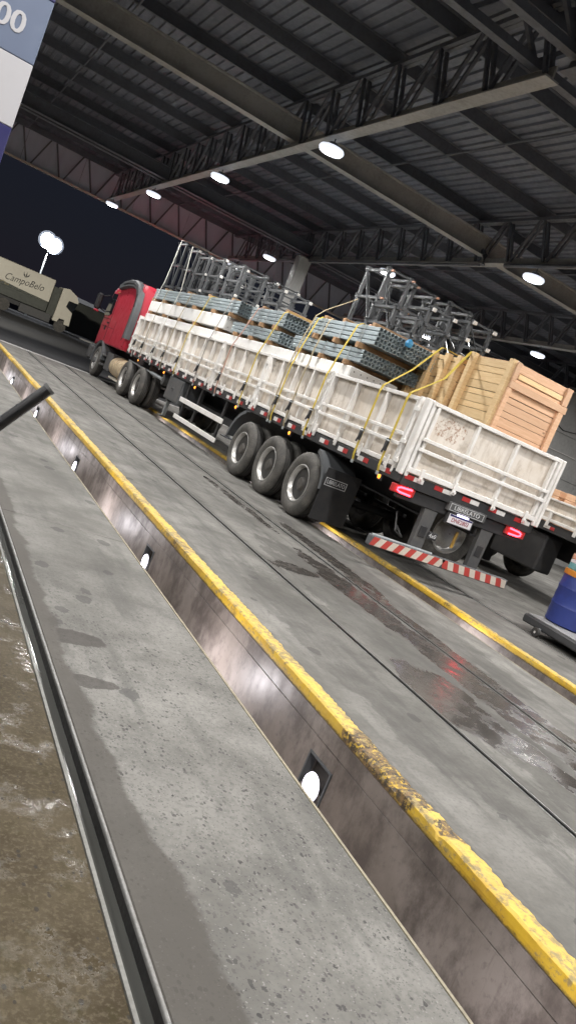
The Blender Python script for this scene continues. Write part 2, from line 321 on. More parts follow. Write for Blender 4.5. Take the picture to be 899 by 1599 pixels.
# ------------------------------------------------------------------ geometry helpers
ORG = {}
class G:
    def __init__(s): s.v = []; s.f = []
    def add(s, vs, fs):
        o = len(s.v); s.v += [tuple(p) for p in vs]; s.f += [tuple(i+o for i in f) for f in fs]; return s
    def box(s, x0, x1, y0, y1, z0, z1):
        return s.add([(x0,y0,z0),(x1,y0,z0),(x1,y1,z0),(x0,y1,z0),(x0,y0,z1),(x1,y0,z1),(x1,y1,z1),(x0,y1,z1)],
                     [(0,3,2,1),(4,5,6,7),(0,1,5,4),(1,2,6,5),(2,3,7,6),(3,0,4,7)])
    def cbox(s, x0, x1, y0, y1, z0, z1, c=.008):
        c = min(c, (x1-x0)*.45, (y1-y0)*.45, (z1-z0)*.45)
        V = {}; vs = []
        for sx in (0, 1):
            for sy in (0, 1):
                for sz in (0, 1):
                    X, Y, Z = (x0, x1)[sx], (y0, y1)[sy], (z0, z1)[sz]
                    ix, iy, iz = X+(c if sx == 0 else -c), Y+(c if sy == 0 else -c), Z+(c if sz == 0 else -c)
                    for k, p in enumerate(((X, iy, iz), (ix, Y, iz), (ix, iy, Z))): V[sx, sy, sz, k] = len(vs); vs.append(p)
        fs = []
        for k in range(3):
            for t in (0, 1):
                o = [q for q in range(3) if q != k]; loop = []
                for a, b in ((0,0),(1,0),(1,1),(0,1)):
                    key = [0,0,0]; key[k] = t; key[o[0]] = a; key[o[1]] = b; loop.append(V[tuple(key)+(k,)])
                fs.append(loop)
        for k in range(3):
            o = [q for q in range(3) if q != k]
            for a in (0, 1):
                for b in (0, 1):
                    ks = []
                    for t in (0, 1):
                        key = [0,0,0]; key[k] = t; key[o[0]] = a; key[o[1]] = b; ks.append(tuple(key))
                    fs.append([V[ks[0]+(o[0],)], V[ks[1]+(o[0],)], V[ks[1]+(o[1],)], V[ks[0]+(o[1],)]])
        for sx in (0, 1):
            for sy in (0, 1):
                for sz in (0, 1): fs.append([V[sx,sy,sz,0], V[sx,sy,sz,1], V[sx,sy,sz,2]])
        return s.add(vs, fs)
    def rings(s, rings, cap=True, close=True):
        n = len(rings[0]); vs = [p for r in rings for p in r]; fs = []
        for i in range(len(rings)-1):
            for j in range(n if close else n-1):
                k = (j+1) % n; fs.append((i*n+j, i*n+k, (i+1)*n+k, (i+1)*n+j))
        if cap and close: fs.append(tuple(range(n))[::-1]); fs.append(tuple((len(rings)-1)*n+j for j in range(n)))
        return s.add(vs, fs)
    def tube(s, pts, r, n=8, flat=None):
        pts = [Vector(p) for p in pts]; rs = []
        for i, p in enumerate(pts):
            a = pts[max(0, i-1)]; b = pts[min(len(pts)-1, i+1)]; d = (b-a).normalized()
            up = Vector((0, 0, 1)) if abs(d.z) < .95 else Vector((0, 1, 0))
            u = d.cross(up).normalized(); v = u.cross(d)
            rr = r[i] if isinstance(r, (list, tuple)) else r
            rs.append([p + u*math.cos(2*math.pi*k/n)*rr + v*math.sin(2*math.pi*k/n)*rr*(flat or 1) for k in range(n)])
        return s.rings(rs)
    def bar(s, a, b, w, h=None):
        a, b = Vector(a), Vector(b); d = (b-a).normalized(); h = h or w
        up = Vector((0, 0, 1)) if abs(d.z) < .95 else Vector((0, 1, 0))
        u = d.cross(up).normalized()*w/2; v = u.normalized().cross(d)*h/2
        return s.rings([[p-u-v, p+u-v, p+u+v, p-u+v] for p in (a, b)])
    def lathe(s, prof, c, axis, n=32, cap=True):
        # prof: (t along axis, radius)
        c = Vector(c); A = {'x': (Vector((1,0,0)), Vector((0,1,0)), Vector((0,0,1))), 'y': (Vector((0,1,0)), Vector((0,0,1)), Vector((1,0,0))), 'z': (Vector((0,0,1)), Vector((1,0,0)), Vector((0,1,0)))}[axis]
        return s.rings([[c + A[0]*t + (A[1]*math.cos(2*math.pi*k/n) + A[2]*math.sin(2*math.pi*k/n))*r for k in range(n)] for t, r in prof], cap)
    def prism(s, poly, axis, a, b):
        def P(u, v, t): return {'x': (t, u, v), 'y': (u, t, v), 'z': (u, v, t)}[axis]
        return s.rings([[P(u, v, a) for u, v in poly], [P(u, v, b) for u, v in poly]])
    def mesh(s, name, mat, org=(0, 0, 0), smooth=False):
        me = bpy.data.meshes.new(name); me.from_pydata([(p[0]-org[0], p[1]-org[1], p[2]-org[2]) for p in s.v], [], s.f)
        me.materials.append(M[mat]); me.validate()
        import bmesh
        bm = bmesh.new(); bm.from_mesh(me); bmesh.ops.recalc_face_normals(bm, faces=bm.faces); bm.to_mesh(me); bm.free()
        if smooth:
            me.polygons.foreach_set('use_smooth', [True]*len(me.polygons)); me.set_sharp_from_angle(angle=R(35))
        return me
    def build(s, name, mat, parent=None, smooth=False, org=None):
        o0 = ORG[parent.name] if parent else (org or (0, 0, 0))
        o = bpy.data.objects.new(name, s.mesh(name, mat, o0, smooth)); COL.objects.link(o)
        if parent: o.parent = parent
        else: o.location = o0
        ORG[o.name] = o0
        return o

def piece(mesh, name, parent, loc, rotz=0.0, scale=None):
    o = bpy.data.objects.new(name, mesh); COL.objects.link(o)
    base = ORG[parent.name] if parent else (0, 0, 0)
    o.location = (loc[0]-base[0], loc[1]-base[1], loc[2]-base[2]); o.rotation_euler = (0, 0, rotz)
    if scale: o.scale = scale
    o.parent = parent; ORG[o.name] = tuple(loc)
    return o
def tag(o, label, cat, group=None):
    o['label'] = label; o['category'] = cat
    if group: o['group'] = group
    return o
def thing(name, label, cat, loc=(0, 0, 0), group=None):
    o = bpy.data.objects.new(name, None); COL.objects.link(o); o.location = loc; o.empty_display_size = .2; ORG[o.name] = tuple(loc)
    return tag(o, label, cat, group)
def struct(o, kind='structure'): o['kind'] = kind; return o
def text_mesh(name, body, size, mat, depth=.002):
    c = bpy.data.curves.new(name, 'FONT'); c.body = body; c.size = size; c.align_x = 'CENTER'; c.align_y = 'CENTER'; c.extrude = depth; c.shear = .35 if body == 'CampoBelo' else 0; c.resolution_u = 3
    t = bpy.data.objects.new('tmp', c); COL.objects.link(t)
    dg = bpy.context.evaluated_depsgraph_get(); me = bpy.data.meshes.new_from_object(t.evaluated_get(dg)); me.name = name
    bpy.data.objects.remove(t); me.materials.clear(); me.materials.append(M[mat]); return me
def text(name, body, size, mat, parent, loc, rot, sx=1.0, bold=0):
    me = text_mesh(name, body, size, mat); o = bpy.data.objects.new(name, me); COL.objects.link(o)
    b = ORG[parent.name]; o.location = [loc[i]-b[i] for i in range(3)]; o.rotation_euler = rot; o.scale = (sx, 1, 1); o.parent = parent; ORG[o.name] = tuple(loc)
    return o
REAR = (R(90), 0, 0)           # faces -Y, reads left to right along +X
LEFT = (R(90), 0, R(-90))      # faces -X

# ================================================================== GROUND
PIT1, PIT2 = (2.17, 2.72), (6.45, 6.78)
YN, YF = -6.0, 28.0
gr = struct(G().box(-150, 250, 28.0, 700, -.5, -.03).build('asphalt_ground', 'asphalt', org=(0, 28, 0)))
struct(G().box(-150, 250, -120, 28.0, -2.2, -1.6).build('ground', 'asphalt', org=(0, 0, -1.6)))
struct(G().box(-150, -9, -120, 28.0, -1.6, -.03).build('asphalt_ground', 'asphalt', org=(-9, 0, 0)))
struct(G().box(26, 250, -120, 28.0, -1.6, -.03).build('asphalt_ground', 'asphalt', org=(26, 0, 0)))
struct(G().box(-9, 26, -120, -6.0, -1.6, -.03).build('asphalt_ground', 'asphalt', org=(0, -6, 0)))
floor = bpy.data.objects.new('floor', None); COL.objects.link(floor); ORG['floor'] = (0, 0, 0); struct(floor)
def slabs(x0, x1, cuts, mat='concrete_floor', z0=-1.6, parent=floor):
    ys = [YN] + cuts + [YF]
    for a, b in zip(ys[:-1], ys[1:]):
        g = G(); g.cbox(x0, x1, a+.003, b-.003, z0, 0, .004); g.build('concrete_slab', mat, parent)
slabs(-9, 1.008, [-1.5, 4.9, 10, 16, 22], 'brown_wet_floor')
slabs(1.118, PIT1[0]-.012, [-1.0, 6.35, 11.5, 17, 22.5])
slabs(2.862, 3.928, [-.5, 11.8, 17.0, 22.5])
slabs(3.99, 5.212, [-.2, 9.6, 14.5, 20.0])
slabs(5.275, PIT2[0]-.012, [.5, 12.5, 18, 23])
slabs(6.925, 8.275, [-.5, 10.4, 15.5, 21])
slabs(8.32, 10.7, [.5, 9.6, 15, 21])
slabs(10.72, 26, [.5, 8.6, 15, 21])
# concrete lip and strip where the slab meets the yard
struct(G().cbox(-9, 26, 28.01, 28.32, -.3, .012, .02).build('slab_edge', 'wall_concrete', org=(0, 28, 0)))

# ---- drains
def slot_drain(x0, x1, label):
    t = thing('slot_drain', label, 'drain', (x0, 10, -.1))
    for a, b in ((x0, x0+.004), (x1-.006, x1)):
        G().box(a, b, YN+.01, YF-.01, -.006, .002).build('steel_edge', 'steel_edge', t)
        G().box(a, b, YN+.01, YF-.01, -.3, -.0065).build('channel_side', 'drain_dark', t)
    G().box(x0+.0045, x1-.0065, YN+.01, YF-.01, -.32, -.28).build('channel_bed', 'drain_dark', t)
slot_drain(3.929, 3.989, 'narrow dark slot drain in the floor nearest the yellow pit kerb')
slot_drain(5.213, 5.274, 'narrow dark slot drain running just beside the big trailer wheels')
slot_drain(8.276, 8.319, 'thin slot drain passing under the trailer bumper and cart wheel')
ch = thing('drain_channel', 'open water-filled drain channel with steel edges by the brown floor', 'drain', (1.06, 10, -.12))
G().box(1.010, 1.024, YN+.01, YF-.01, -.12, .003).build('steel_edge', 'channel_lip', ch)
e = G(); n = 8
prof = [(1.100, -.010)] + [(1.108 - .008*math.cos(math.pi*k/n), -.004 + .008*math.sin(math.pi*k/n)) for k in range(n+1)] + [(1.116, -.010)]
e.prism(prof, 'y', YN+.01, YF-.01); e.build('rail_edge', 'channel_rail', ch, True)
G().box(1.100, 1.116, YN+.01, YF-.01, -.14, -.0105).build('channel_side', 'drain_dark', ch)
G().box(1.0245, 1.0995, YN+.01, YF-.01, -.14, -.052).build('channel_bed', 'channel_mud', ch)
wt = G(); wt.box(1.046, 1.0985, YN+.02, YF-.02, -.0515, -.0495); wt.build('water', 'water', ch)

# ---- service pits
def kerb_mesh(x0, y0, y1, chips, seed):
    rnd = random.Random(seed); g = G(); rings = []; y = y0; jx = jz = 0
    while y < y1:
        jx = jx*.7 + rnd.uniform(-.0025, .0025); jz = jz*.7 + rnd.uniform(-.002, .002); oj = rnd.uniform(-.010, .010)
        cz = cx = 0
        for c, hw, dz, dx in chips:
            if abs(y-c) < hw:
                k = (1-(abs(y-c)/hw)**2)*rnd.uniform(.3, 1.1); cz += dz*k; cx += dx*k
        rings.append([(x0+.004, y, .0015), (x0+.001+jx*.5, y, .030), (x0+.004+jx+cx, y, .061-cz*.7), (x0+.019+jx+cx*1.3, y, .070+jz-cz),
                      (x0+.07, y, .071+jz-cz*.8*rnd.uniform(.4, 1)), (x0+.118+oj, y, .068+jz-cz*.5), (x0+.133+oj, y, .052-cz*.2), (x0+.136, y, .0015)])
        y += .022 if y < 9 else .06
    g.rings(rings); return g
def service_pit(px, label, niches, chips, seed, y1=26.0):
    xa, xb = px
    t = thing('service_pit', label, 'pit', ((xa+xb)/2, 10, -1.3))
    G().box(xa-.01, xb+.08, YN+.02, y1, -1.5, -1.3).build('pit_floor', 'wall_concrete', t)
    # far wall: upper band over a recessed joint, lower panels with lamp niches
    G().box(xb, xb+.08, YN+.02, y1, -.098, -.0015).build('wall_band', 'pit_wall', t)
    ys = [YN+.02]
    for c in niches: ys += [c-.135, c+.135]
    ys.append(y1)
    for i in range(0, len(ys), 2): G().cbox(xb+.002, xb+.08, ys[i], ys[i+1], -1.3, -.103, .003).build('wall_panel', 'pit_wall', t)
    for c in niches:
        G().box(xb+.003, xb+.08, c-.1345, c+.1345, -.19, -.1035).build('niche_head', 'pit_wall', t)
        G().box(xb+.003, xb+.08, c-.1345, c+.1345, -1.3, -.40).build('niche_sill', 'pit_wall', t)
        f = G(); 
        f.box(xb-.004, xb+.05, c-.1335, c-.120, -.399, -.191); f.box(xb-.004, xb+.05, c+.120, c+.1335, -.399, -.191)
        f.box(xb-.004, xb+.05, c-.1195, c+.1195, -.205, -.191)
        f.build('niche_frame', 'grey_plastic', t)
    G().box(xb+.082, xb+.1, YN+.02, y1, -1.3, -.0015).build('niche_back', 'hub_dark', t)
    # near wall
    G().box(xa-.011, xa-.0015, YN+.02, y1, -1.3, -.011).build('near_wall', 'pit_wall', t)
    G().box(xa-.0115, xa+.002, YN+.02, y1, -.0105, .0025).build('edge_trim', 'trim_tan', t)
    G().box(xa-.01, xb+.08, y1, y1+.08, -1.3, -.0015).build('end_wall', 'wall_concrete', t)
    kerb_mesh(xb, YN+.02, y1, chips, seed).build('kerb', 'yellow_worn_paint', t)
    return t
N1 = [-.3, 3.43, 7.2, 11.2, 15.4, 19.7, 23.8]
service_pit(PIT1, 'long service pit nearest the camera with lamp niches and battered yellow kerb', N1,
            [(3.18, .09, .022, .012), (3.02, .12, .03, .016), (2.86, .1, .03, .014), (2.46, .07, .026, .012), (2.1, .03, .008, .004), (1.75, .03, .006, .004), (4.3, .04, .006, .003), (5.6, .04, .006, .004)], 3)
N2 = [.5, 4.6, 8.7, 12.8, 16.9, 21.0]
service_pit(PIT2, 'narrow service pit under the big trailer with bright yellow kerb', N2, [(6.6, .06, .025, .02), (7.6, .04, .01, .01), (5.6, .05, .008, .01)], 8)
def pit_lamp(x, y, z, face, label, group, power, show=True):
    t = thing('pit_lamp', label, 'lamp', (x, y, z), group)
    sgn = -1 if face == 'left' else 1
    G().lathe([(0, .02), (sgn*.004, .055), (sgn*.02, .066), (sgn*.03, .064)], (x, y, z), 'x', 20).build('housing', 'grey_plastic', t, True)
    G().lathe([(sgn*.0305, .001), (sgn*.0306, .058), (sgn*.04, .045), (sgn*.046, .002)], (x, y, z), 'x', 20).build('lens', 'pit_lens', t, True)
    G().lathe([(sgn*.028, .062), (sgn*.036, .068), (sgn*.034, .078), (sgn*.024, .084)], (x, y, z), 'x', 24, False).build('halo_ring', 'pit_halo', t, True)  # added glowing ring, stands in for bloom round the pit lamp
    gd = G()
    for q in (-.025, .025): gd.tube([(x+sgn*.03, y+q, z-.062), (x+sgn*.052, y+q, z), (x+sgn*.03, y+q, z+.062)], .003, 5)
    gd.build('guard', 'grey_plastic', t)
    ld = bpy.data.lights.new('pit_lamp_light', 'AREA'); ld.shape = 'DISK'; ld.size = .08; ld.energy = power; ld.color = (1.0, .95, .99)
    lo = bpy.data.objects.new('pit_lamp_light', ld); COL.objects.link(lo); lo.parent = t; lo.location = (sgn*.055, 0, 0); lo.rotation_euler = (0, R(-90*sgn), 0)
    return t
words = ['brightest and nearest', 'second nearest', 'third nearest', 'fourth nearest', 'fifth nearest', 'farthest']
for i, y in enumerate(N1[1:]):
    pit_lamp(PIT1[1]+.012, y-.02, -.345, 'left', 'round white lamp in the pit wall niche, %s to the camera' % words[i], 'lamps in the far wall of the near pit', 5)
for i, y in enumerate([1.2, 5.0, 9.0, 13.1, 17.3, 21.6]):
    pit_lamp(PIT1[0]+.002, y, -.42, 'right', 'round pit lamp hidden on the near wall of the near pit', 'lamps in the near wall of the near pit', 8)
for i, y in enumerate([6.9, 10.6, 14.6, 18.6, 20.6]):
    pit_lamp(PIT2[0]+.002, y, -.33, 'right', 'round pit lamp hidden in the pit under the trailer', 'lamps in the pit under the trailer', 11)

# ================================================================== CANOPY
ZB = 5.8
can = thing('canopy', 'big dark steel canopy roof with trusses over the service lanes', 'roof', (5, 12, 0))
# corrugated sheets, ribs along Y
g = G(); pr = []
for i in range(6):
    x = i*.2; pr += [(x, 0), (x+.11, 0), (x+.125, -.035), (x+.185, -.035)]
pr.append((1.2, 0)); top = [(x, z+.002) for x, z in pr][::-1]
g.prism(pr+top, 'y', -6.5, 30.2); sheet = g.mesh('roof_sheet', 'roof_sheet')
for i in range(27): piece(sheet, 'roof_sheet', can, (-8 + i*1.2, 0, 7.0))
# purlins
g = G(); zc = [(0, 0), (.07, 0), (.07, .006), (.006, .006), (.006, .194), (-.06, .194), (-.06, .2), (0, .2)]
g.prism(zc, 'x', -8, 24.3); g2 = G()
# prism on x uses (y,z)
pm = g.mesh('purlin', 'roof_steel')
for k, y in enumerate([-5.2, -3.55, -1.9, -.25, 1.4, 3.05, 4.7, 6.4, 8.05, 9.65, 11.27, 12.87, 14.7, 16.35, 18.0, 19.65, 21.3, 22.95, 24.6, 26.25, 27.9, 29.6]):
    piece(pm, 'purlin', can, (0, y, 6.76))
TX = [-4.5, .3, 5.06, 9.83, 15.3, 20.4]
def truss(x, y0, y1, parent, pale=True):
    tr = G(); tr.box(x-.07, x-.005, y0, y1, 6.69, 6.755); tr.box(x+.005, x+.07, y0, y1, 6.69, 6.755)
    t = tr.build('truss', 'roof_steel', parent)
    c = G(); c.box(x-.10, x+.10, y0, y1, ZB, ZB+.02); c.box(x-.012, x+.012, y0, y1, ZB+.0205, ZB+.15)
    c.build('bottom_chord', 'roof_steel_pale' if pale else 'roof_steel', t)
    y = y0+.1; k = 0; d = G()
    while y < y1-1:
        for dx in (-.05, .05):
            d.bar((x+dx, y, ZB+.07), (x+dx, y+.42, 6.7), .045)
            d.bar((x+dx, y+.52, 6.7), (x+dx, y+.94, ZB+.07), .045)
        y += 1.03
    # each V of the web is a piece of its own
    per = 4*8; 
    for q in range(0, len(d.v), per):
        w_ = G(); w_.v = d.v[q:q+per]; nf = [f for f in d.f if q <= f[0] < q+per]; w_.f = [tuple(i-q for i in f) for f in nf]
        w_.build('web_brace', 'roof_steel', t)
    return t
for i, x in enumerate(TX):
    truss(x, -6.4 if i != 2 else 7.4, 29.6, can, True)
truss(5.06, -6.4, 7.2, can, False)
# transverse beams
def cross_beam(y, depth, mat, x0=-8, x1=24, z=ZB):
    b = G(); b.box(x0, x1, y-.11, y+.11, z+.152, z+.170); b.box(x0, x1, y-.008, y+.008, z+.1705, z+depth); b.box(x0, x1, y-.11, y+.11, z+depth+.0005, z+depth+.018)
    return b.build('cross_beam', mat, can)
cross_beam(14.1, .52, 'roof_steel_pale'); cross_beam(22.45, .48, 'roof_steel'); cross_beam(22.85, .48, 'roof_steel')
def cross_truss(y, name='cross_truss'):
    a = G(); a.box(-8, 24, y-.06, y+.06, 6.45, 6.55)
    t = a.build(name, 'roof_steel', can)
    G().box(-8, 24, y-.06, y+.06, 5.97, 6.06).build('bottom_chord', 'roof_steel', t)
    for k in range(32):
        x = -8+k; b = G(); b.bar((x, y, 6.03), (x+.48, y, 6.5), .05); b.bar((x+.52, y, 6.5), (x+1, y, 6.03), .05); b.build('web_brace', 'roof_steel', t)
cross_truss(7.75); cross_truss(7.15)
# front fascia: truss in front of pale panels
FY = 29.9
for k in range(16):
    G().cbox(-8+k*2.0+.004, -6+k*2.0-.004, FY+.12, FY+.15, ZB+.02, 7.05, .004).build('fascia_panel', 'fascia_panel', can)
ft = G().box(-8, 24, FY-.05, FY+.05, 6.86, 6.95).build('fascia_truss', 'roof_steel', can)
G().box(-8, 24, FY-.05, FY+.16, ZB-.05, ZB+.0).build('bottom_chord', 'cream_paint', ft)
for k in range(28):
    x = -8+k*1.14; b = G(); b.bar((x+.08, FY, ZB+.02), (x+.5, FY, 6.86), .05); b.bar((x+.64, FY, 6.86), (x+1.06, FY, ZB+.02), .05); b.build('web_brace', 'roof_steel', ft)
# conduit pipe along the middle truss with a bend
pc = G(); pc.tube([(9.72, 2, ZB-.045), (9.72, 13.2, ZB-.045)], .04, 8); pc.tube([(9.72, 14.0, ZB-.045), (9.72, 28, ZB-.045)], .03, 8); pc.tube([(9.72, 13.9, ZB-.05), (9.72, 13.95, ZB+.15), (9.72, 14.2, ZB+.33), (9.72, 14.6, ZB+.36)], .05, 8)
pc.build('conduit', 'roof_steel', can, True)
# thin cable trays between trusses
for x in (1.9, 7.3, 12.4): G().tube([(x, -6, 6.72), (x, 29, 6.72)], .02, 6).build('conduit', 'roof_steel', can)
# columns
def column(x, y, label):
    t = thing('column', label, 'column', (x, y, 0), 'canopy columns')
    G().cbox(x-.19, x+.19, y-.17, y+.17, 0.02, ZB, .012).build('shaft', 'column_paint', t)
    for k in range(3): G().cbox(x-.205, x-.1905, y-.12+k*.1, y-.07+k*.1, .05, ZB, .004).build('flute', 'column_paint', t)
    G().cbox(x-.32, x+.32, y-.3, y+.3, 0, .02, .004).build('base_plate', 'roof_steel', t)
column(9.6, 22.3, 'pale grey column rising behind the tube bundles between lattice stacks')
column(20.4, 22.3, 'far grey column beyond the concrete wall')

# ---- pendant lamps on a regular grid under the trusses
def pendant(x, y, z, label, group, power=LAMP_W):
    t = thing('pendant_lamp', label, 'lamp', (x, y, z), group)
    G().tube([(x, y, z+.14), (x, y, ZB-.003)], .012, 6).build('rod', 'roof_steel', t)
    G().lathe([(.15, .03), (.14, .07), (.06, .09), (.03, .17), (.0, .185), (.006, .165), (.03, .15)], (x, y, z), 'z', 24).build('housing', 'grey_plastic', t, True)
    G().lathe([(.012, .001), (.010, .12), (-.006, .150), (-.022, .11), (-.034, .002)], (x, y, z), 'z', 24).build('lens', 'lamp_lens', t, True)
    G().lathe([(.02, .152), (-.01, .165), (-.02, .185), (.0, .205), (.03, .215), (.06, .20)], (x, y, z), 'z', 28, False).build('halo_ring', 'lamp_halo', t, True)  # ring added to glow softly, as a halo around the lens
    ld = bpy.data.lights.new('pendant_light', 'AREA'); ld.shape = 'DISK'; ld.size = .3; ld.energy = power; ld.color = (1.0, .985, .965)
    lo = bpy.data.objects.new('pendant_light', ld); COL.objects.link(lo); lo.parent = t; lo.location = (0, 0, -.045)
LY = [-3.8, 1.6, 6.9, 12.35, 17.7, 23.3, 28.7]
names = {(2, 3): 'nearest bright pendant lamp on the pale truss chord, right of centre', (2, 4): 'second bright lamp along the pale truss chord over the trailer',
         (2, 5): 'third lamp along the pale truss chord toward the sky', (2, 6): 'farthest lamp of the pale truss, at the canopy edge above the red cab',
         (3, 3): 'large bright lamp near the right edge under the middle truss', (3, 4): 'small lamp shining behind the rear lattice frames',
         (3, 5): 'lamp hanging just left of the grey column', (4, 4): 'lower bright lamp near the right edge above the wooden crate'}
for i, x in enumerate(TX):
    for j, y in enumerate(LY):
        if (i, j) in ((3, 5), (9, 9)) or (i == 5 and j != 3): continue  # last truss: one lamp only, added to brighten the concrete wall
        lab = names.get((i, j), 'pendant lamp of the canopy grid, out of the picture')
        pendant(x, 5.95 if (i, j) == (2, 2) else y, ZB-.21 if i == 2 else ZB-.27, lab, 'pendant lamps under the canopy', LAMP_W*((.6 if j < 3 else .9) if i == 4 else 1.6 if i == 5 else .6 if (i, j) == (2, 6) else 1.12 if i == 2 else 1))
pendant(9.3, 24.2, ZB-.16, names[(3, 5)], 'pendant lamps under the canopy')

# ================================================================== WHEELS
def wheel_meshes(r, wd, kind):
    n = 40
    ty = G(); h = wd
    ty.lathe([(.0+.035, .305), (.012, .34), (.0, .40), (.006, .46), (.025, r-.035), (.05, r-.01), (.075, r), (h-.075, r), (h-.05, r-.01), (h-.025, r-.035), (h-.006, .46), (h, .40), (h-.012, .34), (h-.035, .305), (.035, .305)], (0, 0, 0), 'x', n, False)
    tyre = ty.mesh('tyre', 'tyre_wall', smooth=True)
    tr = G()
    for gx in (.10, .145, .19): tr.lathe([(gx-.012, r-.006), (gx-.012, r+.006), (gx+.02, r+.006), (gx+.02, r-.006)], (0, 0, 0), 'x', n)
    tread = tr.mesh('tread', 'rubber')
    rm = G()
    if kind == 'dual':   # deep dish outer wheel
        rm.lathe([(.030, .308), (.022, .315), (.018, .300), (.03, .285), (.05, .275), (.11, .262), (.15, .25), (.158, .10), (.158, .01)], (0, 0, 0), 'x', n, False)
    else:
        rm.lathe([(.030, .308), (.022, .315), (.018, .300), (.05, .28), (.07, .24), (.035, .18), (.02, .13), (.02, .01)], (0, 0, 0), 'x', n, False)
    rim = rm.mesh('rim', 'rim_steel', smooth=True)
    hb = G()
    if kind == 'dual':
        hb.lathe([(.157, .14), (.10, .125), (.07, .11), (.05, .085), (.045, .01)], (0, 0, 0), 'x', 24, False)
    else:
        hb.lathe([(.02, .11), (-.02, .10), (-.045, .07), (-.05, .01)], (0, 0, 0), 'x', 24)
    hub = hb.mesh('hub', 'hub_dark' if kind == 'dual' else 'chassis_grey', smooth=True)
    nu = G().lathe([(0, .016), (-.035, .016), (-.04, .01)], (0, 0, 0), 'x', 8).mesh('wheel_nut', 'chrome' if kind != 'dual' else 'hub_dark')
    ho = G().lathe([(0, .03), (-.002, .03)], (0, 0, 0), 'x', 14).mesh('hand_hole', 'drain_dark')
    return dict(tyre=tyre, tread=tread, rim=rim, hub=hub, nut=nu, hole=ho, kind=kind)
WD = wheel_meshes(.53, .28, 'dual'); WS = wheel_meshes(.53, .30, 'steer')
def wheel(parent, x, y, z, W, side=1):
    # side 1: outer face towards -X
    rot = 0 if side == 1 else math.pi
    t = piece(W['tyre'], 'wheel', parent, (x, y, z), rot)
    base = (0, 0, 0)
    for k, nm in (('tread', 'tread'), ('rim', 'rim'), ('hub', 'hub')):
        o = bpy.data.objects.new(nm, W[k]); COL.objects.link(o); o.parent = t
    if side == 1:
        for k in range(10):
            a = 2*math.pi*k/10
            o = bpy.data.objects.new('wheel_nut', W['nut']); COL.objects.link(o); o.parent = t
            rr = .168; o.location = (.156 if W['kind'] == 'dual' else .028, rr*math.cos(a), rr*math.sin(a))
        if W['kind'] == 'dual':
            for k in range(8):
                a = 2*math.pi*(k+.5)/8
                o = bpy.data.objects.new('hand_hole', W['hole']); COL.objects.link(o); o.parent = t; o.location = (.1515, .212*math.cos(a), .212*math.sin(a))
    return t

# ================================================================== TRAILER
XL, XR, XC = 6.12, 8.72, 7.42
ZF, ZT = 1.38, 2.33
YR, YFR = 8.62, 24.2
tl = thing('flatbed_trailer', 'long white drop-side trailer loaded with tubes, beams and crates', 'trailer', (XC, 16, 0))
G().cbox(XL+.05, XR-.05, YR+.02, YFR-.02, 1.30, 1.37, .01).build('deck', 'chassis_grey', tl)
for x in (6.95, 7.80): 
    b = G(); b.box(x-.07, x+.07, YR+.1, YFR-.1, 1.27, 1.298); b.box(x-.012, x+.012, YR+.1, YFR-.1, .9, 1.27); b.box(x-.07, x+.07, YR+.1, YFR-.1, .875, .8995); b.build('main_beam', 'chassis_black', tl)
for k in range(14):
    y = 9.2+k*1.1; G().box(XL+.08, XR-.08, y-.03, y+.03, 1.2, 1.298).build('cross_member', 'chassis_black', tl)
for x0, x1 in ((XL, XL+.05), (XR-.05, XR)): G().cbox(x0, x1, YR, YFR, 1.22, 1.372, .008).build('side_rail', 'chassis_black', tl)
G().cbox(XL+.051, XR-.051, YR-.02, YR+.018, 1.2, 1.372, .008).build('rear_rail', 'chassis_black', tl)
# reflective tape
y = YR+.2; k = 0
while y < YFR-.4:
    G().cbox(XL-.004, XL-.0003, y, y+.14, 1.265, 1.335, .002).build('reflector', 'reflector_red', tl)
    G().cbox(XL-.004, XL-.0003, y+.142, y+.30, 1.265, 1.335, .002).build('reflector', 'reflector_white', tl)
    y += .62
for k in range(5):
    x = XL+.08+k*.52
    G().cbox(x, x+.15, YR-.024, YR-.0203, 1.30, 1.362, .002).build('reflector', 'reflector_red', tl)
    G().cbox(x+.152, x+.32, YR-.024, YR-.0203, 1.30, 1.362, .002).build('reflector', 'reflector_white', tl)
# side boards
cuts = [8.80, 11.42, 13.97, 16.52, 19.07, 21.62, 24.05]
def side_board(y0, y1, left=True):
    X = (lambda d: XL+d) if left else (lambda d: XR-d)
    def bx(g, a, b, *r, c=.006):
        p, q = sorted((X(a), X(b))); return g.cbox(p, q, *r, c)
    pn = G(); bx(pn, .082, .10, y0+.075, y1-.075, ZF+.012, ZT-.01)
    p = pn.build('side_board', 'dirty_white_paint', tl)
    if not left:
        return
    t = G(); bx(t, -.005, .105, y0+.07, y1-.07, ZT-.009, ZT+.045); t.build('top_rail', 'trailer_steel', p)
    t = G(); bx(t, -.002, .0815, y0+.075, y1-.075, ZF+.012, ZF+.075); t.build('bottom_rail', 'trailer_steel', p)
    nr = 2 if y0 < 11 else 3; L = y1-y0
    for k in range(1, nr+1):
        yy = y0+L*k/(nr+1)
        t = G(); bx(t, -.004, .0817, yy-.022, yy+.022, ZF+.076, ZT-.0095); t.build('rib', 'trailer_steel', p)
    for e_ in (y0+.10, y1-.10):
        t = G(); bx(t, -.004, .0817, e_-.022, e_+.022, ZF+.076, ZT-.0095); t.build('rib', 'trailer_steel', p)
    for zz in (1.84, 1.695):
        t = G(); bx(t, -.035, -.0045, y0+.09, y1-.09, zz-.024, zz+.024); t.build('grab_rail', 'trailer_steel', p)
    for k in range(4):
        yy = y0+.2+(L-.4)*k/3
        t = G(); bx(t, -.03, -.0045, yy-.028, yy+.028, ZF-.07, ZF+.13); t.cbox(X(-.05), X(-.031), yy-.018, yy+.018, ZF-.03, ZF+.02, .004); t.build('latch', 'trailer_steel', p)
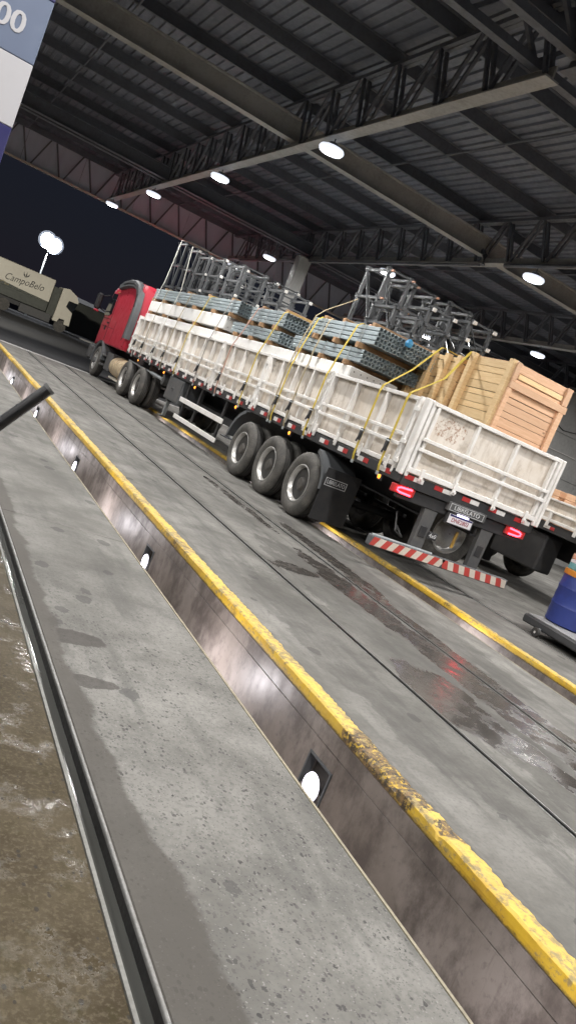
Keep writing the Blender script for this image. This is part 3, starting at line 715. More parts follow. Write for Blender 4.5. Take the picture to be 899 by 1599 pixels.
for a, b in zip(cuts[:-1], cuts[1:]): side_board(a, b); side_board(a, b, False)
for i, y in enumerate(cuts):
    for s_ in (1, -1):
        x0, x1 = (XL-.012, XL+.105) if s_ == 1 else (XR-.105, XR+.012)
        st_ = G()
        if i == 0: st_.cbox(x0, x1, y-.15, y-.06, ZF-.04, ZT+.06, .01)
        else: st_.cbox(x0, x1, y-.062, y-.012, ZF-.08, ZT+.06, .01)
        st_.cbox(x0, x1, y+.012, y+.062, ZF-.08, ZT+.06, .01)
        o = st_.build('stake', 'trailer_steel', tl)
        if s_ == 1:
            h = G(); 
            for zz in (ZF+.1, 1.75, ZT-.12): h.cbox(XL-.03, XL-.0125, y-.055, y+.055, zz-.03, zz+.03, .005)
            h.build('hinge', 'trailer_steel', o)
# tail board
tb = G().cbox(XL+.13, XR-.13, YR+.02, YR+.04, ZF+.012, ZT-.01, .004).build('tail_board', 'dirty_white_paint', tl)
G().cbox(XL+.06, XR-.06, YR-.05, YR+.045, ZT-.009, ZT+.045, .008).build('top_rail', 'trailer_steel', tb)
G().cbox(XL+.06, XR-.06, YR-.045, YR+.0195, ZF+.012, ZF+.085, .008).build('bottom_rail', 'trailer_steel', tb)
for x in (XL+.155, 7.02, 7.78, XR-.155): G().cbox(x-.024, x+.024, YR-.046, YR+.0195, ZF+.0855, ZT-.0095, .006).build('rib', 'trailer_steel', tb)
for zz in (1.865, 1.725): G().cbox(XL+.08, XR-.1, YR-.082, YR-.0465, zz-.026, zz+.026, .008).build('grab_rail', 'trailer_steel', tb)
for x in (XL+.3, 7.02, 7.78, XR-.3): 
    t = G(); t.cbox(x-.03, x+.03, YR-.072, YR-.0465, ZF-.06, ZF+.12, .006); t.lathe([(0, .02), (-.03, .02)], (x, YR-.072, ZF-.02), 'y', 8); t.build('latch', 'trailer_steel', tb)
for x in (XR-.075, XR-.005): G().cbox(x-.03, x+.03, YR-.055, YR+.06, ZF-.05, ZT+.05, .01).build('corner_post', 'trailer_steel', tl)
for x in (XL-.0, XL+.08): G().cbox(x-.028, x+.03, YR-.03, YR+.02, ZF-.05, ZT+.05, .01).build('corner_post', 'trailer_steel', tl)
# headboard
G().cbox(XL+.02, XR-.02, YFR-.02, YFR+.04, ZF, ZT+.1, .01).build('headboard', 'dirty_white_paint', tl)
# axles and wheels
for y in (11.02, 12.34, 13.64):
    wheel(tl, 6.05, y, .53, WD); wheel(tl, 6.36+.0, y, .53, WD); 
    wheel(tl, 8.79, y, .53, WD, -1); wheel(tl, 8.48, y, .53, WD, -1)
    G().tube([(6.5, y, .53), (8.34, y, .53)], .075, 12).build('axle', 'chassis_black', tl, True)
    for x in (6.95, 7.89):
        G().cbox(x-.04, x+.04, y-.5, y+.5, .62, .68, .01).build('leaf_spring', 'chassis_black', tl)
    G().lathe([(-.12, .10), (-.10, .12), (.10, .12), (.12, .10)], (6.85, y-.25, .58), 'y', 16).build('brake_chamber', 'hub_dark', tl, True)
# fenders
def arc_fender(yc, zc, r, a0, a1, parent, x0=6.06, x1=6.66):
    g = G(); n = 12; rings = []
    for k in range(n+1):
        a = R(a0+(a1-a0)*k/n); c_, s_ = math.cos(a), math.sin(a)
        rings.append([(x0, yc+r*c_, zc+r*s_), (x1, yc+r*c_, zc+r*s_), (x1, yc+(r+.015)*c_, zc+(r+.015)*s_), (x0-.012, yc+(r+.015)*c_, zc+(r+.015)*s_), (x0-.012, yc+(r-.05)*c_, zc+(r-.05)*s_), (x0, yc+(r-.05)*c_, zc+(r-.05)*s_)])
    g.rings(rings); return g.build('fender', 'grey_plastic', parent, True)
arc_fender(13.75, .53, .70, 75, 8, tl); arc_fender(10.95, .53, .66, 108, 172, tl)
mf = G().cbox(6.04, 6.68, 10.25, 10.262, .16, .98, .004).build('mudflap', 'chassis_black', tl)
fr = G()
for a in ((6.07, 6.46, .712, .721), (6.07, 6.46, .826, .835)): fr.box(a[0], a[1], 10.2455, 10.2495, a[2], a[3])
for a in ((6.07, 6.079, .7215, .8255), (6.451, 6.46, .7215, .8255)): fr.box(a[0], a[1], 10.2455, 10.2495, a[2], a[3])
fr.build('logo_frame', 'silver_print', mf)
text('lettering', 'LIBRELATO', .088, 'silver_print', mf, (6.265, 10.246, .773), REAR, .76)
G().cbox(8.16, 8.80, 10.25, 10.262, .16, .98, .004).build('mudflap', 'chassis_black', tl)
# side guard, toolbox, landing leg
for zz, dz in ((.79, .055), (.37, .05)): G().cbox(6.13, 6.16, 15.1, 18.05, zz-dz, zz+dz, .006).build('side_guard_rail', 'trailer_steel', tl)
for y in (15.3, 16.9, 17.8): G().cbox(6.162, 6.21, y-.035, y+.035, .3, 1.25, .006).build('side_guard_post', 'chassis_black', tl)
tbx = G().cbox(6.14, 6.75, 18.15, 19.35, .62, 1.2, .02).build('toolbox', 'grey_plastic', tl)
G().cbox(6.128, 6.1395, 18.2, 19.3, .66, 1.16, .004).build('door', 'chassis_grey', tbx)
G().cbox(6.11, 6.1275, 18.7, 18.85, .9, .94, .004).build('handle', 'chrome', tbx)
lg = G().cbox(6.35, 6.5, 19.6, 19.75, .55, 1.28, .01).build('landing_leg', 'chassis_grey', tl)
G().cbox(6.38, 6.47, 19.63, 19.72, .16, .55, .006).build('inner_leg', 'galvanised', lg); G().cbox(6.3, 6.55, 19.53, 19.82, .12, .159, .01).build('foot', 'chassis_grey', lg)
G().tube([(6.2, 20.0, 1.0), (6.2, 21.2, 1.02)], .05, 10).build('air_pipe', 'galvanised', tl, True)
G().lathe([(-.12, .08), (-.1, .14), (.1, .14), (.12, .08)], (6.3, 20.05, 1.0), 'x', 18).build('air_tank', 'chassis_grey', tl, True)
G().box(6.6, 8.2, 15.6, 18.0, .7, .86).build('underbody_tray', 'chassis_black', tl)
for y in (9.04, 12.05, 14.65, 17.3, 19.9, 22.6):
    G().lathe([(0, .03), (-.012, .028), (-.02, .015)], (XL-.0005, y, 1.18), 'x', 14).build('side_marker', 'marker_amber', tl, True)
    G().cbox(XL+.0005, XL+.03, y-.05, y+.05, 1.13, 1.219, .004).build('marker_bracket', 'chassis_black', tl)
# tail: beam, lights, plate, underrun bar
G().cbox(XL+.1, XR-.1, YR+.03, YR+.10, 1.02, 1.199, .01).build('rear_beam', 'chassis_black', tl)
for sx, xc in ((1, 6.27), (-1, 8.42)):
    h = G().cbox(xc-.2, xc+.2, YR-.01, YR+.028, 1.08, 1.195, .01).build('tail_lamp', 'reflector_red', tl)
    c = G(); pts = [(xc+sx*.13, YR-.022, 1.10), (xc-sx*.06, YR-.022, 1.105), (xc-sx*.105, YR-.022, 1.125), (xc-sx*.105, YR-.022, 1.15), (xc-sx*.06, YR-.022, 1.17), (xc+sx*.13, YR-.022, 1.18)]
    if sx == 1: pts = [(p[0], p[1], p[2]) for p in pts]
    c.tube(pts, .014, 8); c.build('light_guide', 'tail_red', h, True)
for xm in (6.88, 7.96): 
    sp = G(); sp.prism([(xm-.14, 1.2), (xm+.14, 1.2), (xm+.11, .95), (xm+.10, .42), (xm-.10, .42), (xm-.11, .95)], 'y', YR+.04, YR+.12); sp.build('underrun_support', 'chassis_grey', tl)
    G().cbox(xm-.06, xm+.06, YR+.03, YR+.0395, .62, .78, .004).build('support_plate', 'chassis_black', tl)
lp = G().cbox(7.06, 7.78, YR-.03, YR+.028, 1.105, 1.235, .006).build('maker_plate', 'chassis_grey', tl)
fr = G()
for a in ((7.10, 7.73, 1.118, 1.124), (7.10, 7.73, 1.212, 1.218)): fr.box(a[0], a[1], YR-.034, YR-.0305, a[2], a[3])
for a in ((7.10, 7.106, 1.1245, 1.2115), (7.724, 7.73, 1.1245, 1.2115)): fr.box(a[0], a[1], YR-.034, YR-.0305, a[2], a[3])
fr.build('plate_frame', 'silver_print', lp)
text('lettering', 'LIBRELATO', .085, 'silver_print', lp, (7.415, YR-.033, 1.168), REAR, 1.15)
np_ = G().cbox(7.15, 7.59, YR-.028, YR-.018, .945, 1.075, .004).build('number_plate', 'plate_white', tl)
text('lettering', 'DNE2803', .085, 'plate_print', np_, (7.37, YR-.030, 1.0), REAR, .95)
G().box(7.16, 7.58, YR-.0305, YR-.0285, 1.048, 1.072).build('blue_band', 'sign_navy', np_)
G().cbox(7.28, 7.48, YR-.05, YR-.01, 1.078, 1.10, .006).build('plate_light', 'plate_lamp', np_)
G().cbox(7.12, 7.62, YR-.017, YR+.03, .93, 1.1, .004).build('plate_holder', 'chassis_black', tl)
d4 = G().cbox(6.97, 7.14, YR+.015, YR+.028, .63, .74, .02).build('speed_plate', 'chassis_black', tl)
text('lettering', '4x0', .085, 'silver_print', d4, (7.055, YR+.013, .685), REAR, 1.0)
G().cbox(7.54, 7.59, YR+.15, YR+.17, .6, .85, .004).build('amber_reflector', 'amber_bar', tl)
piece(WS['tyre'], 'spare_wheel', tl, (7.86, 9.25, .74), R(90)); o = piece(WS['rim'], 'spare_rim', tl, (7.86, 9.25, .74), R(90))
bp = G().cbox(6.07, 8.66, YR-.04, YR+.06, .30, .445, .012).build('underrun_bar', 'grey_plastic', tl)
G().tube([(6.09, YR+.0, .452), (7.15, YR+.0, .452)], .018, 8).build('bar_tube', 'galvanised', bp, True)
ns = 24; wdt = 2.56/ns
for k in range(ns):
    x = 6.085+k*wdt; sl = .07 if k < ns//2 else -.045
    x0, x1 = x, x+wdt-.001; a = x0+.0; 
    lo = max(6.085, x0 - (sl if sl > 0 else 0)*.5); 
    g = G(); zl, zh = .312, .432
    q = [(x0-sl*.5, zl), (x1-sl*.5, zl), (x1+sl*.5, zh), (x0+sl*.5, zh)]
    q = [(min(8.645, max(6.08, u)), v) for u, v in q]
    g.prism(q, 'y', YR-.0432, YR-.0405); g.build('chevron_stripe', 'stripe_red' if k % 2 == 0 else 'stripe_white', bp)
# hoses hanging near the rear
hz = G(); hz.tube([(6.75, 9.2, .8), (6.7, 9.0, .55), (6.8, 8.95, .5), (6.85, 9.2, .6)], .015, 6); hz.build('air_hose', 'chassis_grey', tl, True)

# ================================================================== TRACTOR
tr_ = thing('truck_tractor', 'red truck tractor with black snorkel, head of the loaded trailer', 'truck', (XC, 26, 0))
def cab_ring(y, hw, zb, zt, rt=.18, rb=.06):
    pts = []
    for cx_, cz_, r_, a0 in ((hw-rb, zb+rb, rb, -90), (hw-rt, zt-rt, rt, 0), (-hw+rt, zt-rt, rt, 90), (-hw+rb, zb+rb, rb, 180)):
        for k in range(6):
            a = R(a0+90*k/5); pts.append((XC+cx_+r_*math.cos(a), y, cz_+r_*math.sin(a)))
    return pts
g = G()
g.rings([cab_ring(*q) for q in ((25.15, 1.16, 1.26, 3.30, .14), (25.22, 1.22, 1.22, 3.40, .16), (26.4, 1.24, 1.20, 3.47, .2), (27.6, 1.24, 1.18, 3.46, .22), (28.4, 1.23, 1.15, 3.34, .24), (28.95, 1.21, 1.10, 3.18, .22), (29.15, 1.19, 1.08, 3.02, .2), (29.3, 1.18, 1.05, 2.5, .2), (29.42, 1.17, 1.02, 2.05, .12), (29.5, 1.13, 1.02, 1.95, .12))])
cab = g.build('cab', 'red_paint', tr_, True)
XS = XC-1.24
G().prism([(28.12, 2.2), (28.14, 2.92), (28.8, 2.92), (29.15, 2.35), (29.2, 2.12), (28.6, 2.12)], 'x', XS-.004, XS+.03).build('side_window', 'dark_glass', cab)
for a in ((27.93, 27.955, 1.3, 2.98), (27.0, 27.02, 1.3, 2.0), (25.6, 25.62, 1.5, 2.5)): G().box(XS-.003, XS+.03, *a).build('panel_seam', 'chassis_black', cab)
G().box(XS-.003, XS+.03, 27.97, 29.25, 2.02, 2.035).build('panel_seam', 'chassis_black', cab)
G().box(XS-.003, XS+.03, 27.1, 28.9, 1.74, 1.752).build('panel_seam', 'chassis_black', cab)
G().cbox(XS-.03, XS+.01, 28.05, 28.25, 1.86, 1.92, .008).build('door_handle', 'black_plastic', cab)
G().cbox(XS-.02, XS+.02, 28.3, 28.42, 1.62, 1.78, .008).build('cab_badge', 'black_plastic', cab)
G().cbox(XC-1.0, XC+1.0, 29.38, 29.40, 2.0, 2.9, .01).build('windscreen', 'dark_glass', cab)
sn = G(); 
path = [(XS-.02, 27.95, 3.16), (XS-.03, 27.4, 3.27), (XS-.03, 26.7, 3.34), (XS-.03, 26.0, 3.34), (XS-.03, 25.5, 3.24), (XS-.03, 25.2, 3.0), (XS-.03, 25.08, 2.6), (XS-.03, 25.05, 2.0), (XS-.03, 25.05, 1.6)]
rs = []
for i, p in enumerate(path):
    a = Vector(path[max(0, i-1)]); b = Vector(path[min(len(path)-1, i+1)]); d = (b-a).normalized(); nrm = Vector((0, -d.z, d.y)); c = Vector(p)
    hw_ = .13 if i else .09
    rs.append([c+nrm*u*hw_+Vector((v, 0, 0)) for u, v in ((-1, .12), (-1, -.03), (-.7, -.08), (.7, -.08), (1, -.03), (1, .12))])
sn.rings(rs); sn.build('snorkel', 'grey_plastic', tr_, True)
sn2 = G(); sn2.tube([(p[0]-.085, p[1], p[2]) for p in path[1:-2]], .018, 6); sn2.build('snorkel_rib', 'black_plastic', tr_, True)
mr = G().cbox(5.78, 5.98, 29.28, 29.46, 2.2, 2.78, .05).build('mirror', 'black_plastic', tr_, True)
G().cbox(5.79, 5.97, 29.25, 29.30, 2.12, 2.19, .02).build('mirror_glint', 'red_paint', mr); G().tube([(5.95, 29.4, 2.7), (6.2, 29.4, 2.82)], .02, 8).build('mirror_arm', 'black_plastic', mr)  # red block below the mirror paints in its red glint
G().tube([(5.95, 29.4, 2.3), (6.25, 29.4, 2.2)], .02, 8).build('mirror_arm', 'black_plastic', mr)
G().prism([(28.95, 3.12), (29.5, 2.95), (29.52, 2.85), (29.0, 3.0)], 'x', XC-1.1, XC+1.1).build('sun_visor', 'black_plastic', tr_)
for y in (28.05, 28.2): G().lathe([(0, .03), (-.02, .02)], (XS-.0, y, 2.98), 'x', 10).build('roof_marker', 'amber_bar', tr_)
G().cbox(XC-1.25, XC+1.25, 29.1, 29.75, .45, 1.0, .08).build('front_bumper', 'black_plastic', tr_)
G().cbox(6.1, 6.3, 29.0, 29.4, .5, .95, .03).build('step', 'chassis_grey', tr_)
for zz in (.48, .8): G().cbox(6.16, 6.45, 27.05, 27.35, zz, zz+.06, .01).build('step', 'chassis_grey', tr_)
g = G(); rings = []
for k in range(13):
    a = R(-5+175*k/12); c_, s_ = math.cos(a), math.sin(a); yc, zc, r_ = 27.95, .53, .64
    rings.append([(6.14, yc+r_*c_, zc+r_*s_), (6.62, yc+r_*c_, zc+r_*s_), (6.62, yc+(r_+.06)*c_, zc+(r_+.06)*s_), (6.12, yc+(r_+.09)*c_, zc+(r_+.09)*s_)])
g.rings(rings); g.build('fender', 'grey_plastic', tr_, True)
wheel(tr_, 6.13, 27.95, .53, WS); wheel(tr_, 8.71, 27.95, .53, WS, -1)
for y in (23.45, 21.85):
    wheel(tr_, 6.07, y, .53, WD); wheel(tr_, 6.38, y, .53, WD); wheel(tr_, 8.77, y, .53, WD, -1); wheel(tr_, 8.46, y, .53, WD, -1)
    G().tube([(6.5, y, .53), (8.34, y, .53)], .09, 12).build('axle', 'chassis_black', tr_, True)
for x in (7.0, 7.84): G().box(x-.04, x+.04, 21.0, 29.0, .72, .98).build('frame_rail', 'chassis_black', tr_)
tk = G().lathe([(-.74, .25), (-.72, .31), (.72, .31), (.74, .25)], (6.5, 25.25, .66), 'y', 28).build('fuel_tank', 'beige_tank', tr_, True)
for y in (-.55, -.2, .15, .5): G().lathe([(y-.03, .30), (y-.03, .325), (y+.03, .325), (y+.03, .30)], (6.5, 25.25, .66), 'y', 28).build('tank_strap', 'beige_tank', tk)
G().cbox(6.25, 6.75, 26.1, 26.9, .4, 1.0, .02).build('battery_box', 'chassis_grey', tr_)
G().tube([(6.2, 20.9, 1.02), (6.2, 23.8, 1.06)], .022, 8).build('fender_bar', 'galvanised', tr_)
G().cbox(6.2, 6.5, 24.38, 24.42, .32, .38, .005).build('guard_plate', 'amber_bar', tr_)
G().cbox(6.3, 6.6, 24.35, 26.0, .24, .30, .01).build('tank_cradle', 'cream_paint', tr_)
G().lathe([(0, .45), (.08, .48), (.12, .3)], (XC, 22.6, 1.04), 'z', 28).build('fifth_wheel', 'chassis_black', tr_)
G().cbox(6.8, 8.05, 24.4, 29.0, .75, 1.2, .03).build('engine_tunnel', 'chassis_black', tr_)

# ================================================================== CARGO
def beam(x0, x1, y0, y1, z0, z1, label):
    t = thing('white_box_beam', label, 'beam', ((x0+x1)/2, (y0+y1)/2, z0), 'white box beams on the trailer')
    G().cbox(x0, x1, y0, y1, z0, z1, .012).build('body', 'white_beam', t)
    e_ = G().cbox(x0+.02, x1-.02, y0-.006, y0-.0005, z0+.02, z1-.02, .003).build('end_plate', 'beam_end', t)
    for k in range(7):
        for zz in (z1-.07, z0+.07):
            x = x0+.08+(x1-x0-.16)*k/6; G().lathe([(0, .012), (-.006, .010)], (x, y0-.0062, zz), 'y', 8).build('bolt', 'hub_dark', e_)
beam(6.24, 7.2, 11.15, 24.05, ZF+.0, 2.56, 'lowest white box beam along the left side board with a dotted end plate')
beam(7.28, 8.55, 11.6, 24.05, ZF+.0, 2.5, 'white box beam on the far side of the trailer bed, mostly hidden')
beam(6.24, 7.85, 17.3, 24.0, 2.645, 2.95, 'upper white box beam resting on wood blocks behind the red cab')
TS = .074
def tube_mesh(L):
    g = G(); h = TS/2-.004; k = h-.005
    def sq(q, y):
        c = .010; return [(-q+c, y, -q), (q-c, y, -q), (q, y, -q+c), (q, y, q-c), (q-c, y, q), (-q+c, y, q), (-q, y, q-c), (-q, y, -q+c)]
    g.rings([sq(k, .6), sq(k, 0), sq(h, 0), sq(h, L), sq(k, L), sq(k, L-.6)], cap=True); return g
tmesh = {}
def bundle(x0, y0, y1, z0, nx, nz, label, jit=.0):
    L = round(y1-y0, 2)
    if L not in tmesh: tmesh[L] = tube_mesh(L).mesh('tube', 'tube_steel')
    t = thing('tube_bundle', label, 'tube bundle', (x0+nx*TS/2, (y0+y1)/2, z0), 'bundles of square steel tubes on the trailer')
    for i in range(nx):
        for k in range(nz):
            piece(tmesh[L], 'tube', t, (x0+(i+.5)*TS, y0+random.uniform(-jit, jit), z0+(k+.5)*TS+.0005))
    for y in (y0+.45, (y0+y1)/2, y1-.45):
        b = G(); a0, a1, c0, c1 = x0-.003, x0+nx*TS+.003, z0-.001, z0+nz*TS+.004
        b.box(a0-.003, a0, y-.016, y+.016, c0, c1); b.box(a0-.003, a1+.003, y-.016, y+.016, c1, c1+.003); b.box(a1, a1+.003, y-.016, y+.016, c0, c1)
        b.build('band', 'galvanised', t)
    return t
def block(x0, x1, y0, y1, z0, z1, label='short wooden dunnage block under the load', top=True):
    o = G().cbox(x0, x1, y0, y1, z0, z1, .006).build('dunnage_block', 'dunnage_wood', org=((x0+x1)/2, (y0+y1)/2, z0)); ORG[o.name] = o.location[:]
    return tag(o, label, 'wood block', 'wooden dunnage blocks on the trailer')
# layer 1 rear bundles and layer 2 bundles
DW = .5
def row(y0, y1, z0, nz, xs, where, jit=.012, stag=0):
    for i, x in enumerate(xs):
        side = 'on the near side' if i == 0 else ('on the far side' if i == len(xs)-1 else 'in the middle')
        num = ['first', 'second', 'third', 'fourth', 'fifth'][i]
        bundle(x, y0+(stag*i), y1, z0, 7, nz, '%s square tube bundle from the near side, %s' % (num, where), jit)
xs5 = [6.26, 6.74, 7.22, 7.70, 8.18]
xs4 = [6.26, 6.82, 7.38, 7.94]
row(11.0, 13.6, 2.64, 3, xs4, 'lower layer by the crates')
row(14.27, 16.9, 2.64, 3, xs4, 'lower layer at mid trailer')
row(10.8, 13.1, 2.955, 4, xs4, 'upper layer by the crates', stag=-.03)
row(14.3, 16.1, 2.955, 4, xs4, 'upper layer at mid trailer')
row(16.9, 24.0, 3.04, 4, xs4, 'upper layer behind the red cab')
ORD = ['first', 'second', 'third', 'fourth', 'fifth', 'sixth', 'seventh', 'eighth']
for ys_, hx, dz, lab in (((11.4, 12.3, 13.2, 14.6, 15.6, 16.5), (6.2, 8.5), (2.561, 2.639, .045), 'thin wooden bearer under the lower tubes, %s from the crates'),
        ((11.2, 12.0, 12.8, 14.6, 15.3, 15.9), (6.2, 8.6), (2.8645, 2.954, .05), 'wooden bearer between lower and upper tubes, %s from the crates'),
        ((17.7, 19.4, 20.7, 22.2, 23.6), (6.2, 8.4), (2.5605, 2.644, .05), 'wooden bearer between the two white box beams, %s from the tubes'),
        ((17.2, 18.4, 19.9, 21.3, 22.7, 23.8), (6.2, 8.4), (2.9505, 3.039, .05), 'wooden bearer under the tubes on the upper white beam, %s from the column'),
        ((17.6, 19.3, 21.0, 23.2), (6.3, 8.3), (3.3385, 3.40, .05), 'wooden bearer carrying the front lattice frames, %s counting toward the cab'),
        ((11.2, 12.2, 12.9, 14.6, 15.8), (6.35, 8.5), (3.2535, 3.33, .05), 'wooden bearer on the upper tubes under the lattice frames, %s from the crates')):
    for i, y in enumerate(ys_): block(hx[0], hx[1], y-dz[2], y+dz[2], dz[0], dz[1], lab % ORD[i])
# blue wrap among the rear tube ends
bl = G(); bl.lathe([(-.06, .02), (-.05, .05), (0, .065), (.05, .05), (.07, .02)], (6.80, 10.72, 3.2), 'z', 10); o = bl.build('blue_wrap', 'blue_bag', org=(6.8, 10.72, 3.14)); tag(o, 'small bright blue wrap tucked at the end of the upper tubes', 'wrap')

def lattice(x, y, z, w_, d_, h_, label, mat='dark_frame_steel', grp='dark steel lattice frames on the load', brace=True, lev=3, rust=False):
    t = thing('lattice_frame', label, 'steel frame', (x, y, z), grp)
    xs = (x-d_/2, x+d_/2); ys = (y-w_/2, y+w_/2)
    for xx in xs:
        for yy in ys: G().bar((xx, yy, z), (xx, yy, z+h_), .06).build('upright', mat, t)
    for k in range(lev):
        zz = z+.08+(h_-.14)*k/(lev-1)
        for xx in xs:
            G().bar((xx, ys[0]-.09, zz), (xx, ys[1]+.09, zz), .045).build('rung', 'pale_frame_steel' if random.random() < .4 else mat, t)
        for yy in ys:
            G().bar((xs[0]-.07, yy, zz+.03), (xs[1]+.07, yy, zz+.03), .03).build('rung', mat, t)
        if rust:
            for xx in xs: G().lathe([(0, .02), (-.07, .02)], (xx, ys[0]-.091, zz), 'y', 8).build('end_cap', 'peach_label', t)
        elif random.random() < .4:
            for xx in xs: G().cbox(xx-.035, xx+.035, ys[0]-.125, ys[0]-.0905, zz-.03, zz+.03, .005).build('end_cap', 'trailer_steel', t)
    if not brace: return t
    for xx in xs: G().bar((xx-.028, ys[0], z+.1), (xx-.028, ys[1], z+h_-.1), .018).build('brace', mat, t)
    for yy in ys: G().bar((xs[0], yy-.028, z+h_-.1), (xs[1], yy-.028, z+.1), .018).build('brace', mat, t)
front = [(23.4, 1.42), (22.2, 1.22), (20.95, 1.02), (19.7, .92), (18.4, .8)]
num = ['first', 'second', 'third', 'fourth', 'fifth', 'sixth', 'seventh', 'eighth']
for i, (y, h) in enumerate(front):
    for j, x in enumerate((6.68, 7.6)):
        big = i >= 2
        lattice(x+random.uniform(-.05, .05), y, 3.401, .86 if big else .72, .6, h*random.uniform(.94, 1.04), '%s lattice frame of the front stack from the red cab, %s row' % (num[i], ('near', 'far')[j]), 'pale_frame_steel' if big and j == 0 else 'dark_frame_steel', brace=not big, lev=3)
for j, (x, y, h) in enumerate(((6.7, 15.6, .42),)):
    lattice(x, y, 3.331, .8, .6, h, 'low lattice frame on the mid trailer tubes beside the column, %s row' % ('near', 'far')[j], 'pale_frame_steel', brace=False, lev=2)
rear = [(7.1, 12.68, .72, 1.13, True, 3), (7.75, 12.8, .8, 1.1, True, 3), (8.25, 12.3, .8, 1.02, False, 3), (6.85, 11.55, .7, .42, False, 2), (7.5, 11.6, .7, .66, False, 3), (8.2, 11.4, .7, .74, False, 3)]
lab = ['tall near ladder-like lattice frame with rusty end caps over the rear tubes', 'second tall lattice frame with rusty end caps, behind the ladder-like one', 'dark tall lattice frame farthest back over the rear tubes', 'lowest dark lattice frame over the rear tube ends', 'middling dark lattice frame between the tall ladders and the crates', 'dark lattice frame nearest the crates on the far side']
for i, (x, y, w_, h, r_, lv) in enumerate(rear):
    lattice(x, y, 3.331, w_, .46, h, lab[i], 'pale_frame_steel' if i == 0 else 'dark_frame_steel', rust=r_, lev=lv, brace=i in (0, 2, 5))

# crates
def crate(x0, x1, y0, y1, z0, z1, label, wood_left, wood_end, battens):
    t = thing('wooden_crate', label, 'crate', ((x0+x1)/2, (y0+y1)/2, z0), 'wooden crates at the trailer tail')
    nb = 17; hgt = (z1-z0)/nb
    G().box(x0+.03, x1-.03, y0+.03, y1-.03, z0+.01, z1-.03).build('liner', 'hub_dark', t)
    cz = [z0]
    while cz[-1] < z1-.16: cz.append(cz[-1]+random.choice((.09, .12, .14, .15)))
    cz.append(z1)
    for k in range(len(cz)-1):
        a, b = cz[k]+.002, cz[k+1]-random.choice((.003, .004, .009))
        G().cbox(x0, x0+.022, y0+.001, y1-.001, a, b, .003).build('plank', wood_left, t)
        G().cbox(x0+.023, x1-.023, y0, y0+.022, a, b, .003).build('plank', wood_end, t)
        G().cbox(x0+.023, x1-.023, y1-.022, y1, a, b, .003).build('plank', wood_end, t)
        G().cbox(x1-.022, x1, y0+.001, y1-.001, a, b, .003).build('plank', wood_end, t)
    n = 8
    for k in range(n):
        a, b = y0+(y1-y0)*k/n+.004, y0+(y1-y0)*(k+1)/n-.004
        G().cbox(x0+.002, x1-.002, a, b, z1-.018, z1+.004, .003).build('lid_plank', wood_end, t)
    for yb in battens: G().cbox(x0-.085, x0-.0005, yb-.05, yb+.05, z0+.0, z1+.03, .005).build('batten', wood_left, t)
    return t
c1 = crate(7.42, 8.50, 10.06, 11.30, ZF+.06, 3.27, 'pale pine crate with four upright battens between tubes and the pink crate', 'pine_boards', 'pine_boards', [10.1, 10.42, 10.80, 11.2])
c2 = crate(7.42, 8.50, 8.86, 9.90, ZF+.06, 3.36, 'rear pine crate at the tailboard with a pinkish end panel', 'pine_boards', 'pink_pine_boards', [8.93, 9.82])
G().cbox(7.385, 8.56, 8.815, 8.8595, 3.0, 3.1, .005).build('cleat', 'pink_pine_boards', c2)
G().cbox(8.42, 8.53, 8.815, 8.8595, 1.5, 2.998, .005).build('corner_post', 'pink_pine_boards', c2); G().cbox(8.42, 8.53, 8.815, 8.8595, 3.102, 3.37, .005).build('corner_post', 'pink_pine_boards', c2)
G().cbox(7.38, 7.46, 8.822, 8.8595, 1.5, 2.998, .005).build('corner_post', 'pink_pine_boards', c2); G().cbox(7.38, 7.46, 8.822, 8.8595, 3.102, 3.37, .005).build('corner_post', 'pink_pine_boards', c2)
G().cbox(7.50, 8.41, 8.8455, 8.8595, 3.16, 3.23, .004).build('cleat', 'pine_boards', c2)
G().cbox(7.50, 8.40, 9.88, 9.92, 3.364, 3.40, .005).build('lid_cleat', 'dunnage_wood', c2)
for k, (x, y, z) in enumerate([(7.45, 8.98, 3.372), (7.43, 10.3, 3.335)]):
    g = G(); g.lathe([(0, .08), (.02, .075), (.035, .03), (.036, .005)], (x+.05, y, z-.006), 'z', 9); o = g.build('rubber_pad', 'black_plastic', org=(x, y, z))
    tag(o, ['black rubber edge pad on the rear crate lid', 'black rubber edge pad under the strap on the pale crate'][k], 'pad')

# straps
def ribbon(pts, wd):
    g = G(); rings = []; pts = [Vector(p) for p in pts]
    for i, p in enumerate(pts):
        a = pts[max(0, i-1)]; b = pts[min(len(pts)-1, i+1)]; d = (b-a).normalized(); wv = Vector((0, 1, 0)); wv = (wv-d*wv.dot(d)).normalized(); n_ = d.cross(wv)*.003; wv = wv*wd/2
        rings.append([p-wv-n_, p+wv-n_, p+wv+n_, p-wv+n_])
    g.rings(rings); return g
def strap(y, mat, over, label, ratchet=True, dy=0.0, wd=.046, zrat=1.62):
    t = thing('load_strap', label, 'strap', (XL-.05, y, 1.3), 'load straps over the trailer side')
    x = XL-.052
    pts = [(XL-.02, y, 1.2), (x, y, 1.32), (x, y+dy*.3, 1.9), (x, y+dy*.6, 2.30), (XL-.03, y+dy*.65, 2.392)] + over
    ribbon(pts, wd).build('webbing', mat, t)
    if ratchet:
        r_ = G().cbox(x-.035, x-.006, y-.04, y+.04, zrat-.09, zrat+.09, .008).build('ratchet', 'chassis_black', t)
        G().tube([(x-.03, y-.05, zrat+.06), (x-.03, y+.05, zrat+.06)], .012, 6).build('spindle', 'galvanised', r_)
        G().bar((x-.04, y-.03, zrat+.05), (x-.07, y-.03, zrat-.12), .02).build('lever', 'chassis_black', r_)
    G().cbox(XL-.04, XL-.022, y-.03, y+.03, 1.19, 1.24, .004).build('hook', 'galvanised', t)
